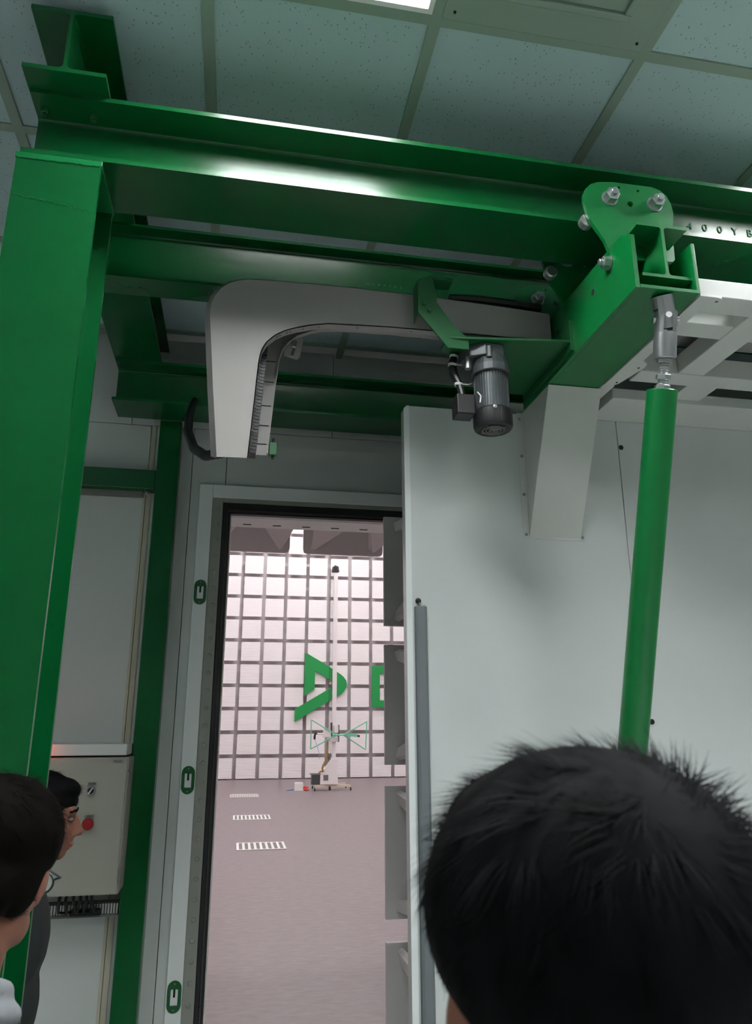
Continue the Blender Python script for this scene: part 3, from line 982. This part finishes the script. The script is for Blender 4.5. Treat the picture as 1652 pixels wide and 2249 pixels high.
def trolley(yp, side):
    """plate at yp (its outer face), rollers on the side +1 (away) or -1"""
    p = MB().plate(tp, hl, 'y', yp, yp + .012 * side).build('trolley_plate', GREEN_LIT, t)
    for x in (.967, 1.105):
        MB().hexnut((x, yp, 3.173), (0, -side, 0), .036, .026).build('bolt', STEEL, p)
        MB().lathe([(.012, .020), (.014, .0275), (.044, .0275), (.046, .02)], (x, yp, 3.173), (0, side, 0), 24).build('roller', STEEL, p)
    MB().lathe([(.014, .016), (.016, .020), (.036, .020), (.040, .016)], (.903, yp, 3.106), (0, side, 0), 20).build('guide_roller', STEEL, p)


trolley(1.598, 1)
trolley(1.897, -1)
trolley(2.118, 1)
trolley(2.303, -1)
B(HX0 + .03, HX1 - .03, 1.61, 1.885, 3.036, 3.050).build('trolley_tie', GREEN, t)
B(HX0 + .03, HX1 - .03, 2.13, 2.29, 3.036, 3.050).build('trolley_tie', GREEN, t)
# arm that grips the white duct, and the motor plate
arm = MB()
arm.prism([(.486, 3.060), (.530, 3.078), (.545, 3.010), (.545, 2.985), (.600, 2.905), (.640, 2.872), (.64, 2.835), (.575, 2.835), (.486, 2.945)], 'y', 1.905, 1.911)
arm.prism([(1.911, 3.060), (1.911, 2.94), (1.965, 2.94), (1.965, 3.060)], 'x', .486, .490)
arm.prism([(1.911, 3.078), (1.911, 3.070), (1.965, 3.070), (1.965, 3.078)], 'x', .53, .60)
arm.build('duct_arm', GREEN_FLAT, t, bevel=.001)
for x, z in ((.505, 2.975), (.520, 2.955)):
    MB().hexnut((x, 1.905, z), (0, -1, 0), .012, .006, False).build('bolt', GREEN_FLAT, t)
MB().prism([(.575, 1.905), (.955, 1.86), (.955, 2.24), (.86, 2.24), (.66, 2.06), (.575, 1.98)], 'z', 2.866, 2.874).build('motor_plate', GREEN_FLAT, t, bevel=.001)
B(.945, .955, 1.86, 2.24, 2.84, 2.94).build('motor_plate_flange', GREEN_FLAT, t)

# ------------------------------------------------------------------ gear motor
mx, my = .722, 1.955
t = thing('gear_motor', 'grey ribbed gear motor with black fan cover hanging under the carrier', 'motor', (mx, my, 2.60))
g = MB()
g.lathe([(2.775, .060), (2.800, .060), (2.845, .046), (2.866, .046)], (mx, my, 0), (0, 0, 1), 28)
g.prism([(mx - .085, my - .02), (mx - .03, my - .05), (mx + .03, my - .045), (mx + .05, my + .04), (mx - .04, my + .06), (mx - .09, my + .04)], 'z', 2.825, 2.866)
gb = g.build('gearbox', ALU, t, bevel=.003)
MB().cyl((mx - .075, my - .012, 2.79), (mx - .075, my - .012, 2.84), .010, n=12).build('bolt', DULLSTEEL, gb)
MB().cyl((mx - .020, my - .050, 2.815), (mx - .020, my - .050, 2.85), .009, n=12).build('bolt', DULLSTEEL, gb)
nr = 40
prof = []
for i in range(nr):
    for r_, da in ((.0495, -.30), (.0525, -.22), (.0525, .22), (.0495, .30)):
        a = 2 * math.pi * (i + da) / nr
        prof.append((mx + r_ * math.cos(a), my + r_ * math.sin(a)))
MB().prism(prof, 'z', 2.655, 2.776).build('ribbed_body', ALU, t, smooth=0)
f = MB().lathe([(2.603, .040), (2.600, .050), (2.604, .056), (2.612, .059), (2.655, .059), (2.660, .056)], (mx, my, 0), (0, 0, 1), 32).build('fan_cover', BLACK, t)
m = MB()
for r_ in (.012, .022, .032):
    ring_ = [(mx + r_ * math.cos(a), my + r_ * math.sin(a), 2.6005) for a in np.linspace(0, 2 * math.pi, 25)]
    m.tube(ring_, .0022, 6)
for k in range(4):
    a = math.pi / 4 + k * math.pi / 2
    m.cyl((mx, my, 2.601), (mx + .04 * math.cos(a), my + .04 * math.sin(a), 2.601), .002, n=6)
m.build('fan_grille', SLOT, f)
MB().lathe([(0, .006), (.004, .006), (.005, .004)], (mx - .012, my - .0575, 2.651), (-.2, -1, 0), 12).build('screw', STEEL, f)
B(mx - .115, mx - .058, my - .02, my + .04, 2.640, 2.705).build('terminal_box', BLACK, t, bevel=.004)
m = MB().tube([(.625, 2.0, 2.868), (.612, 1.99, 2.83), (.615, 1.985, 2.79), (.628, 1.975, 2.75), (.635, 1.965, 2.70)], [.011, .013, .013, .011, .010], 10)
cb = m.build('motor_cable', BLACK, t)
for p_ in ((.620, 1.996, 2.856), (.612, 1.988, 2.822), (.627, 1.977, 2.752)):
    MB().lathe([(-.004, .014), (.004, .014)], p_, (.15, -.1, 1), 12).build('cable_tie', WHITEPL, cb)
    MB().tube([Vector(p_) + Vector((.010, -.008, 0)), Vector(p_) + Vector((.026, -.014, -.004)), Vector(p_) + Vector((.034, -.012, .002))], .0014, 5).build('tie_tail', WHITEPL, cb)
MB().tube([(mx - .06, my - .045, 2.70), (mx - .052, my - .052, 2.685), (mx - .055, my - .05, 2.665)], .0022, 6).build('loose_wire', WHITEPL, t)

# ================================================================== WHITE HANGER FRAME beside the carrier
t = thing('hanger_frame', 'white lattice frame with square openings beside the carrier above the door', 'frame', (1.9, 1.9, 2.83))
FX1 = 3.2
B(1.146, FX1, 1.515, 1.590, 2.832, 2.885).build('cross_rail', SHEET, t, bevel=.003)
B(1.146, FX1, 1.655, 1.725, 2.838, 2.900).build('cross_rail', SHEET, t, bevel=.003)
B(1.216, FX1, 1.935, 2.010, 2.832, 2.900).build('cross_rail', SHEET, t, bevel=.003)
B(1.216, FX1, 2.120, 2.345, 2.8225, 2.862).build('cross_rail', SHEET, t, bevel=.003)
for a, b in ((1.345, 1.435), (1.72, 1.81), (2.1, 2.19), (2.5, 2.59), (2.9, 2.99)):
    B(a, b, 1.591, 1.934, 2.834, 2.895).build('long_rail', SHEET, t, bevel=.003)
for a, b in ((1.43, 1.54), (1.76, 1.87), (2.1, 2.2), (2.5, 2.6), (2.9, 3.0)):
    B(a, b, 2.011, 2.119, 2.836, 2.895).build('long_rail', SHEET, t, bevel=.003)
# gusset strip along the carrier with rounded ears
sp = [(1.140, 1.505), (1.188, 1.505), (1.203, 1.508), (1.212, 1.518), (1.214, 1.532), (1.206, 1.545), (1.188, 1.552), (1.180, 1.575), (1.180, 1.86), (1.192, 1.868), (1.205, 1.880), (1.207, 1.90), (1.200, 1.935), (1.19, 1.99), (1.182, 2.02), (1.168, 2.035), (1.140, 2.035)]
MB().plate(sp, [[(1.198 + .005 * math.cos(a), 1.523 + .005 * math.sin(a)) for a in np.linspace(0, 5.5, 8)]], 'z', 2.824, 2.831).build('gusset', SHEET, t)
B(1.139, 1.180, 2.036, 2.29, 2.826, 2.86).build('gusset', SHEET, t)
for x, y in ((1.190, 1.905), (1.172, 2.01)):
    MB().cyl((x, y, 2.8235), (x, y, 2.826), .004, n=8).build('drilled_hole', DARK, t)
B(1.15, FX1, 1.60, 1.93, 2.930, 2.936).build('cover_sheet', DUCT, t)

# ================================================================== STRUT WITH UNIVERSAL JOINT
t = thing('door_strut', 'round green strut with metal universal joint hanging from the carrier', 'strut', (1.067, 2.24, .86))
ptop, pbot = Vector((1.067, 1.611, 2.600)), Vector((1.066, 2.225, .90))
ax = (pbot - ptop).normalized()
MB().lathe([(0, .0375), (.002, .039), ((pbot - ptop).length - .002, .039), ((pbot - ptop).length, .0375)], ptop, ax, 32).build('strut_tube', GREEN_LIT, t)
piv = Vector((1.061, 1.549, 2.772))
jb = Vector((1.067, 1.583, 2.677))
s = MB()
s.cyl(jb, ptop + ax * .01, .0125, n=16)
for k in range(14):
    c = jb.lerp(ptop, (k + .5) / 14)
    d_ = (ptop - jb).normalized()
    s.lathe([(-.0016, .0125), (0, .0142), (.0016, .0125)], c, d_, 16)
s.build('threaded_rod', STEEL, t)
d_ = (ptop - jb).normalized()
for k, (fr, af, h) in enumerate(((.00, .036, .013), (.50, .034, .014), (.84, .036, .013))):
    MB().lathe([(0, af * .52), (.002, af * .577), (h - .002, af * .577), (h, af * .52)], jb.lerp(ptop, fr), d_, 6, ph=.3).build('hex_nut', STEEL, t)
# upper yoke: round bar with a forked end (fork across X), lower yoke fork across Y
jt = Vector((1.046, 1.530, 2.826))
da = (jt - piv).normalized()
y1 = MB().lathe([(.030, .027), (.060, .0275), ((jt - piv).length, .0275)], piv, da, 24).build('upper_yoke', YOKE, t)


def fork(base, axis, side, length, r=.027, gap=.011, back=.0):
    """two cheeks of a round bar, split along 'side'"""
    axis = Vector(axis).normalized()
    side = (Vector(side) - axis * Vector(side).dot(axis)).normalized()
    oth = axis.cross(side)
    mm = MB()
    for sg in (-1, 1):
        a0 = math.acos(gap / r)
        ring2 = []
        for a in np.linspace(-a0, a0, 9):
            ring2.append(side * (sg * r * math.cos(a)) + oth * (r * math.sin(a)))
        n = len(ring2)
        vs = [Vector(base) + q for q in ring2] + [Vector(base) + q + axis * length for q in ring2]
        fs = [tuple(range(n)), tuple(range(2 * n - 1, n - 1, -1))] + [(i, i + n, (i + 1) % n + n, (i + 1) % n) for i in range(n)]
        mm.add(vs, fs)
    return mm


fork(piv + da * .031, -da, (0, 1, .25), .055).build('yoke_cheeks', YOKE, y1)
db = (jb - piv).normalized()
y2 = MB().lathe([(.034, .028), (.040, .029), ((jb - piv).length - .003, .029), ((jb - piv).length, .027)], piv, db, 24).build('lower_yoke', YOKE, t)
fork(piv + db * .035, -db, (1, -.3, 0), .055, r=.0285).build('yoke_cheeks', YOKE, y2)
MB().box(piv.x - .010, piv.x + .010, piv.y - .010, piv.y + .010, piv.z - .012, piv.z + .012).build('joint_cross', DARK, t)
sd = (Vector((1, -.3, 0))).normalized()
MB().lathe([(-.033, .009), (.033, .009)], piv, sd, 14).build('joint_pin', STEEL, t)
MB().lathe([(-.031, .008), (.031, .008)], piv, Vector((.3, 1, .1)), 14).build('joint_pin', STEEL, t)
B(1.03, 1.10, 2.255, 2.298, .78, .90).build('foot_bracket', GREEN_LIT, t, bevel=.003)
MB().cyl((1.02, 2.245, .875), (1.11, 2.245, .875), .012, n=12).build('foot_pin', STEEL, t)

# ================================================================== WHITE CABLE DUCT
t = thing('cable_duct', 'white arched cable duct with a curved knee hanging below the second beam', 'duct', (-.05, 2.04, 2.47))
out = [(-.097, 2.470), (-.119, 2.682), (-.141, 2.915), (-.138, 2.955), (-.128, 2.985), (-.110, 3.014), (-.085, 3.036), (-.055, 3.050), (-.021, 3.058), (.054, 3.062), (.263, 3.066), (.552, 3.061), (.778, 3.052), (.94, 3.043)]
inn = [(.005, 2.474), (.016, 2.651), (.024, 2.780), (.030, 2.812), (.045, 2.840), (.067, 2.863), (.095, 2.881), (.127, 2.894), (.170, 2.907), (.223, 2.918), (.405, 2.926), (.563, 2.927), (.94, 2.931)]


def offs(poly_, d):
    """shift an open polyline sideways"""
    res = []
    for i, p in enumerate(poly_):
        a = Vector(poly_[max(i - 1, 0)]); b = Vector(poly_[min(i + 1, len(poly_) - 1)])
        tn = (b - a).normalized()
        n_ = Vector((-tn.y, tn.x))
        res.append(tuple(Vector(p) + n_ * d))
    return res


YC = 1.975
front_out = offs(out, -.016)
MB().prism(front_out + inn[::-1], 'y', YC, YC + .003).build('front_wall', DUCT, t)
# rounded outer rim and outer wall
m = MB()
ob = out
out_b = [(-.102, 2.530)] + out[1:]
out_m = [(-.098, 2.482)] + out[1:]
for a, b, ya, yb in ((front_out, out_m, YC, YC + .020), (out_m, out_b, YC + .020, YC + .125)):
    for i in range(len(a) - 1):
        m.hexa([(a[i][0], ya, a[i][1]), (a[i + 1][0], ya, a[i + 1][1]), (b[i + 1][0], yb, b[i + 1][1]), (b[i][0], yb, b[i][1])],
               [(a[i][0], ya + .003, a[i][1] - .003), (a[i + 1][0], ya + .003, a[i + 1][1] - .003), (b[i + 1][0], yb, b[i + 1][1] - .003), (b[i][0], yb, b[i][1] - .003)])
m.build('outer_wall', DUCT, t)
innb = [(.062, 2.530), (.068, 2.62), (.078, 2.757), (.088, 2.850), (.096, 2.876), (.112, 2.902), (.140, 2.928), (.175, 2.946), (.215, 2.958), (.265, 2.966), (.42, 2.970), (.563, 2.970), (.94, 2.972)]
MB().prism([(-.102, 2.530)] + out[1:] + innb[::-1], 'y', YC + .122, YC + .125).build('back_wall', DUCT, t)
# return lips along both inner edges
for line, ya, yb, sgn in ((inn, YC, YC + .030, 1), (innb, YC + .105, YC + .125, -1)):
    m = MB()
    in2 = offs(line, .003)
    for i in range(len(line) - 1):
        m.hexa([(line[i][0], ya, line[i][1]), (line[i + 1][0], ya, line[i + 1][1]), (line[i + 1][0], yb, line[i + 1][1]), (line[i][0], yb, line[i][1])],
               [(in2[i][0], ya, in2[i][1]), (in2[i + 1][0], ya, in2[i + 1][1]), (in2[i + 1][0], yb, in2[i + 1][1]), (in2[i][0], yb, in2[i][1])])
    m.build('inner_lip', DUCT, t)
# slits across the back wall
for z in (2.565, 2.625, 2.69, 2.77, 2.84):
    x = .055 + (z - 2.474) * .07
    B(x - .045, x - .004, YC + .1205, YC + .1222, z - .0012, z + .0012).build('wall_slit', DARK, t)
for k in range(8):
    q = inn[5 + k % 6]
    q2 = inn[6 + k % 6]
    fx = .5 if k < 6 else .2
    x, z = q[0] + (q2[0] - q[0]) * fx, q[1] + (q2[1] - q[1]) * fx
    MB().cyl((x, YC + .014, z - .001), (x, YC + .014, z + .002), .0022, n=6).build('drilled_hole', DARK, t)
# cable chain inside the leg
chain = thing('cable_chain', 'black plastic cable chain inside the upright leg of the white duct', 'chain', (.02, 2.05, 2.48))
lk = MB().box(-.010, .010, -.024, .024, -.0045, .0045).box(-.012, -.004, -.026, .026, -.002, .0065).mesh('chain_link')
lk.materials.append(BLACK)
for k in range(33):
    z = 2.512 + .0105 * k
    x = .014 + (z - 2.474) * .062
    place(lk, 'chain_link', (x, YC + .072, z), chain, (0, .06, 0))
prev = (.014 + (2.482 + .0105 * 35 - 2.474) * .062, 2.482 + .0105 * 35)
for k in range(14):
    a = math.radians(6 * k)
    x = .037 + .11 * (1 - math.cos(a)) + .0
    z = 2.86 + .11 * math.sin(a) * .75
    place(lk, 'chain_link', (x, YC + .072, z), chain, (0, .06 + a, 0))
# fixing tab with slot and bolt, small bracket at the foot, hose
tab = MB().plate([(.100, 2.868), (.140, 2.858), (.150, 2.866), (.160, 2.93), (.152, 2.938), (.118, 2.938)], [[(.120, 2.872), (.130, 2.870), (.142, 2.924), (.132, 2.928)]], 'y', YC + .128, YC + .131).build('fixing_tab', DUCT, t)
MB().cyl((.130, YC + .118, 2.895), (.134, YC + .118, 2.915), .006, n=10).build('bolt', STEEL, tab)
B(.066, .090, YC + .126, YC + .150, 2.535, 2.575).build('foot_bracket', GREEN_FLAT, t, bevel=.002)
MB().cyl((.078, YC + .135, 2.525), (.078, YC + .135, 2.59), .004, n=8).build('foot_bolt', DARK, t)
hp = [(-.03, 2.07, 2.535), (-.07, 2.085, 2.525), (-.12, 2.14, 2.532), (-.165, 2.26, 2.60), (-.198, 2.40, 2.71), (-.215, 2.62, 2.86), (-.23, 2.9, 3.02), (-.235, 3.10, 3.14)]
hp2 = []
for i in range(len(hp) - 1):
    for k in range(8):
        hp2.append(Vector(hp[i]).lerp(Vector(hp[i + 1]), k / 8))
hp2.append(Vector(hp[-1]))
MB().tube(hp2, [.016 if i % 2 else .0145 for i in range(len(hp2))], 12).build('cable_hose', BLACK, t)
tag(MB().tube([(.62, 2.02, 3.078), (.66, 2.02, 3.082), (.72, 2.02, 3.084), (.80, 2.02, 3.082), (.93, 2.02, 3.076)], .014, 8).build('cable_loom', BLACK, origin=(.8, 2.02, 3.06)), 'black cable loom lying on top of the white duct', 'cable')

# ================================================================== PEOPLE
def remeshed(mb, voxel, smooth_iter=3):
    me = bpy.data.meshes.new('tmp')
    me.from_pydata([tuple(v) for v in mb.v], [], mb.f)
    bm = bmesh.new(); bm.from_mesh(me)
    bmesh.ops.recalc_face_normals(bm, faces=bm.faces[:])
    bm.to_mesh(me); bm.free()
    ob = bpy.data.objects.new('tmp', me)
    COL.objects.link(ob)
    md = ob.modifiers.new('r', 'REMESH')
    md.mode = 'VOXEL'
    md.voxel_size = voxel
    ms = ob.modifiers.new('s', 'SMOOTH')
    ms.factor = 0.5
    ms.iterations = smooth_iter
    bpy.context.view_layer.update()
    out_ = bpy.data.meshes.new_from_object(ob.evaluated_get(bpy.context.evaluated_depsgraph_get()))
    bpy.data.objects.remove(ob)
    out_.polygons.foreach_set('use_smooth', [True] * len(out_.polygons))
    return out_


def add_mesh(name, me, material, parent):
    me.materials.clear()
    me.materials.append(material)
    me.name = name
    o = bpy.data.objects.new(name, me)
    COL.objects.link(o)
    o.parent = parent
    return o


def xform(mb, mtx):
    mb.v = [tuple(mtx @ Vector(v)) for v in mb.v]
    return mb


def hand(mm, wrist, side, down=True):
    """relaxed hand hanging from the wrist, palm to the thigh, five fingers"""
    wx, wy, wz = wrist
    mm.ball((wx, wy, wz - .045), (.016, .040, .050))
    for k, (dy, ln) in enumerate(((.030, .066), (.010, .076), (-.010, .070), (-.028, .054))):
        a = Vector((wx, wy + dy, wz - .082))
        b = a + Vector((-side * .006, dy * .1, -ln * .55))
        c = b + Vector((-side * .020, .0, -ln * .42))
        mm.cone_capsule(a, .0095, b, .0088, 8).cone_capsule(b, .0088, c, .0075, 8)
    a = Vector((wx, wy + .030, wz - .03))
    b = a + Vector((-side * .008, .026, -.030))
    c = b + Vector((-side * .010, .008, -.030))
    mm.cone_capsule(a, .012, b, .0105, 8).cone_capsule(b, .0105, c, .009, 8)


def limbs(grow=0.0, arms=True, slim=1.0, drop=0.0):
    """torso, arms and legs of a standing figure 1.72 m tall facing +Y, thickened by grow"""
    g = grow
    mm = MB()
    mm.ball((0, .0, 1.27 - drop), (.165 + g, .105 * slim + g, .17 + g))
    mm.ball((0, .0, 1.10), (.145 + g, .095 * slim + g, .16 + g))
    mm.ball((0, .0, .95), (.165 + g, .110 + g, .12 + g))
    mm.cone_capsule((-.15, -.01, 1.385 - drop), .055 + g, (.15, -.01, 1.385 - drop), .055 + g, 14)
    mm.cone_capsule((-.07, -.01, 1.42 - drop * .8), .05 + g * .6, (.07, -.01, 1.42 - drop * .8), .05 + g * .6, 14)
    if arms:
        for sx in (-1, 1):
            mm.cone_capsule((sx * .185, -.01, 1.375 - drop), .055 + g, (sx * .225, -.02, 1.10), .042 + g)
            mm.cone_capsule((sx * .225, -.02, 1.10), .042 + g, (sx * .225, .045, .865), .030 + g)
    return mm


def legs(grow=0.0):
    mm = MB()
    g = grow
    mm.ball((0, 0, .92), (.160 + g, .112 + g, .11 + g))
    for sx in (-1, 1):
        mm.cone_capsule((sx * .09, 0, .88), .085 + g, (sx * .095, .01, .50), .056 + g)
        mm.cone_capsule((sx * .095, .01, .50), .056 + g, (sx * .10, -.015, .10), .038 + g)
    return mm


def head_prims():
    mm = MB()
    mm.ball((0, -.012, 1.630), (.076, .096, .088), 24, 16)
    mm.ball((0, .032, 1.565), (.060, .064, .080), 20, 14)
    mm.ball((0, .066, 1.502), (.026, .022, .020))
    mm.cone_capsule((-.036, .076, 1.628), .013, (.036, .076, 1.628), .013)
    mm.cone_capsule((0, .092, 1.608), .0085, (0, .113, 1.566), .0125)
    for sx in (-1, 1):
        mm.ball((sx * .010, .100, 1.560), (.009, .010, .008))
        mm.ball((sx * .042, .066, 1.572), (.022, .018, .016))
        mm.ball((sx * .079, -.006, 1.588), (.010, .019, .032))
        mm.ball((sx * .050, .015, 1.530), (.018, .040, .030))
    mm.ball((0, .092, 1.535), (.024, .011, .0065)).ball((0, .089, 1.522), (.021, .011, .007))
    return mm


def person(label, loc, height, face_yaw, head_yaw=0, head_pitch=0, head_roll=0, head_fwd=0.0, slim=1.0, drop=0.0, jacket=CLOTHB, hair_mat=HAIR,
           hair_blobs=(), strands=None, collar=None, glasses=False, group=None):
    s = height / 1.72
    root = thing('person', label, 'person', loc)
    base = Matrix.Rotation(face_yaw, 4, 'Z') @ Matrix.Scale(s, 4)
    pv = Vector((0, -.015, 1.475))
    hm = Matrix.Translation(pv + Vector((0, head_fwd, 0))) @ Matrix.Rotation(head_yaw, 4, 'Z') @ Matrix.Rotation(head_pitch, 4, 'X') @ Matrix.Rotation(head_roll, 4, 'Y') @ Matrix.Translation(-pv)
    H = base @ hm
    b = limbs(slim=slim, drop=drop)
    legs_ = legs()
    b.add(legs_.v, legs_.f)
    for sx in (-1, 1):
        hand(b, (sx * .225, .045, .865), sx)
        b.cone_capsule((sx * .10, -.02, .09), .036, (sx * .10, .10, .045), .032)
    b.cone_capsule((0, -.02, 1.39), .060, tuple(hm @ Vector((0, -.010, 1.54))), .052, 16)
    hp_ = xform(head_prims(), hm)
    b.add(hp_.v, hp_.f)
    me = remeshed(xform(b, base), .0075, 2)
    add_mesh('body', me, SKIN, root)
    jk = limbs(.014, slim=slim, drop=drop)
    add_mesh('jacket', remeshed(xform(jk, base), .011, 3), jacket, root)
    add_mesh('trousers', remeshed(xform(legs(.012), base), .012, 3), JEANS, root)
    for sx in (-1, 1):
        sh = MB().cone_capsule((sx * .10, -.035, .047), .046, (sx * .105, .12, .043), .042, 14)
        sh.box(sx * .10 - .045, sx * .10 + .045, -.08, .16, 0.0, .018)
        add_mesh('shoe', remeshed(xform(sh, base), .008, 3), SHOE, root)
    if collar:
        cm = MB()
        for k in range(28):
            a0, a1 = 2 * math.pi * k / 28, 2 * math.pi * (k + 1) / 28
            zz = lambda a: 1.452 - .030 * math.sin(a)
            cm.cone_capsule((.073 * math.cos(a0), -.018 + .078 * math.sin(a0), zz(a0)), .017, (.073 * math.cos(a1), -.018 + .078 * math.sin(a1), zz(a1)), .017, 8)
            cm.cone_capsule((.085 * math.cos(a0), -.018 + .090 * math.sin(a0), zz(a0) - .03), .018, (.085 * math.cos(a1), -.018 + .090 * math.sin(a1), zz(a1) - .03), .018, 8)
        add_mesh('collar', remeshed(xform(cm, base), .006, 3), collar, root)
    # face details
    for sx in (-1, 1):
        e = add_mesh('eye', xform(MB().ball((sx * .031, .0800, 1.603), (.0120, .0095, .0062)), H).mesh('eye'), EYE, root)
        add_mesh('iris', xform(MB().ball((sx * .031, .0870, 1.603), (.0055, .0035, .0050)), H).mesh('iris'), IRIS, e)
        add_mesh('eyebrow', xform(MB().tube([(sx * .014, .089, 1.624), (sx * .032, .089, 1.630), (sx * .050, .076, 1.624)], .0035, 6), H).mesh('eyebrow'), hair_mat, root)
    add_mesh('lips', xform(MB().ball((0, .0955, 1.534), (.022, .009, .004)).ball((0, .093, 1.525), (.019, .009, .0045)), H).mesh('lips'), LIP, root)
    # hair: a shaped mass and strands growing on it
    hb = MB()
    for c, r in hair_blobs:
        hb.ball(c, r, 24, 16)
    mass = remeshed(xform(hb, H), .006, 3)
    hair = add_mesh('hair', mass, hair_mat, root)
    if strands:
        n_, ln, lift, wd, crown, spread = strands
        co = np.array([v.co[:] for v in mass.vertices])
        no = np.array([v.normal[:] for v in mass.vertices])
        cw = np.array((H @ Vector(crown))[:])
        upv = np.array((H.to_3x3() @ Vector((0, 0, 1)))[:]); upv /= np.linalg.norm(upv)
        ctr = co.mean(0)
        sel = rng.choice(len(co), n_)
        V, F_ = [], []
        seeds = rng.choice(len(co), max(40, n_ // 22))
        sp_, sl_ = co[seeds], rng.uniform(.15, 1.0, len(seeds)) ** 1.5
        sd_ = rng.normal(0, 1, (len(seeds), 3))
        for i in sel:
            p, nn = co[i] + rng.normal(0, .0015, 3), no[i]
            q_ = int(np.argmin(((sp_ - p) ** 2).sum(1)))
            rel = (p - ctr) @ upv
            d = p - cw
            d = d - nn * (d @ nn)
            d = d / (np.linalg.norm(d) + 1e-6)
            d = d + np.cross(nn, d) * spread * .5 + sd_[q_] * .45 * spread + rng.normal(0, .10, 3)
            d = d - nn * (d @ nn)
            d /= np.linalg.norm(d) + 1e-6
            topness = min(1, max(0, .45 + rel / .13))
            lf = lift * (.08 + topness) * sl_[q_] * rng.uniform(.7, 1.3)
            L = ln * rng.uniform(.6, 1.15) * (.7 + .5 * sl_[q_])
            side_ = np.cross(d, nn)
            side_ /= np.linalg.norm(side_) + 1e-6
            k0 = len(V)
            for q in range(4):
                tq = q / 3
                pt = p - nn * .003 + d * (L * tq) + nn * (L * lf * tq - L * .35 * tq * tq * (1 - topness * .6))
                ww = wd * (1 - .9 * tq)
                V.append(tuple(pt - side_ * ww)); V.append(tuple(pt + side_ * ww))
            for q in range(3):
                a_ = k0 + 2 * q
                F_.append((a_, a_ + 1, a_ + 3, a_ + 2))
        sm = bpy.data.meshes.new('hair_strands')
        sm.from_pydata(V, [], F_)
        so = add_mesh('hair_strands', sm, hair_mat, hair)
        so['kind'] = 'stuff'
    if glasses:
        gm = MB()
        for sx in (-1, 1):
            ringp = [(sx * .034 + .025 * math.cos(a), .112, 1.598 + .019 * math.sin(a)) for a in np.linspace(0, 2 * math.pi, 21)]
            gm.tube(ringp, .0018, 6)
            gm.tube([(sx * .059, .111, 1.604), (sx * .076, .09, 1.606), (sx * .083, .0, 1.606), (sx * .084, -.02, 1.592)], .0018, 6)
        gm.tube([(-.009, .112, 1.602), (0, .116, 1.605), (.009, .112, 1.602)], .0018, 6)
        add_mesh('glasses_frame', xform(gm, H).mesh('glasses_frame'), GLASSFR, root)
        for sx in (-1, 1):
            lm = MB().lathe([(0, .0235), (.0015, .0235)], (0, 0, 0), (0, 1, 0), 20)
            lm.v = [(v[0] + sx * .034, v[1] + .1115, v[2] * .78 + 1.598) for v in lm.v]
            add_mesh('glasses_lens', xform(lm, H).mesh('glasses_lens'), GLASS, root)
    return root


short_hair = [((0, -.020, 1.645), (.086, .102, .090)), ((0, -.070, 1.590), (.072, .050, .075)), ((-.055, -.028, 1.615), (.034, .062, .060)), ((.055, -.028, 1.615), (.034, .062, .060)), ((0, .035, 1.690), (.060, .050, .034))]
short_hair2 = [((0, -.024, 1.645), (.098, .106, .092)), ((0, -.072, 1.580), (.070, .046, .080)), ((-.055, -.03, 1.605), (.032, .058, .070)), ((.055, -.03, 1.605), (.032, .058, .070)), ((0, .04, 1.685), (.058, .050, .032))]
R_ = math.radians
big_hair = [((0, -.020, 1.652), (.100, .112, .092)), ((0, -.060, 1.580), (.062, .048, .080)), ((-.060, -.028, 1.645), (.036, .066, .042)), ((.060, -.028, 1.645), (.036, .066, .042)), ((0, .035, 1.690), (.070, .055, .044))]
side_hair = [((0, .060, 1.650), (.056, .028, .026)), ((0, -.022, 1.645), (.086, .102, .088)), ((0, -.072, 1.580), (.070, .046, .080)), ((-.058, -.012, 1.612), (.030, .064, .060)), ((.058, -.012, 1.612), (.030, .064, .060)), ((0, .034, 1.682), (.066, .054, .036))]
person('person with short spiky black hair seen from behind, close in the right foreground', (0.214, 0.470, 0), 1.715, R_(4), 0, R_(-2), 0, 0, 1, 0,
       CLOTHB, HAIR, big_hair, (22000, .026, .60, .0005, (0, -.085, 1.70), .9))
person('person with brown-black hair, glasses and pale collar at the bottom left edge', (-0.360, 1.235, 0), 1.672, R_(-10), R_(3), R_(-17), R_(4), 0.03, 1, .085,
       CLOTHB, HAIRB, short_hair2, (14000, .028, .42, .0006, (0, -.085, 1.70), .7), CLOTHG, True)
person('person in dark jacket shown in profile facing right, in front of the control cabinet', (-0.592, 2.43, 0), 1.622, R_(-84), 0, R_(-8), 0, 0.055, 1.08, 0,
       CLOTHD, HAIR, side_hair, (9000, .026, .45, .0006, (0, -.085, 1.70), .7))
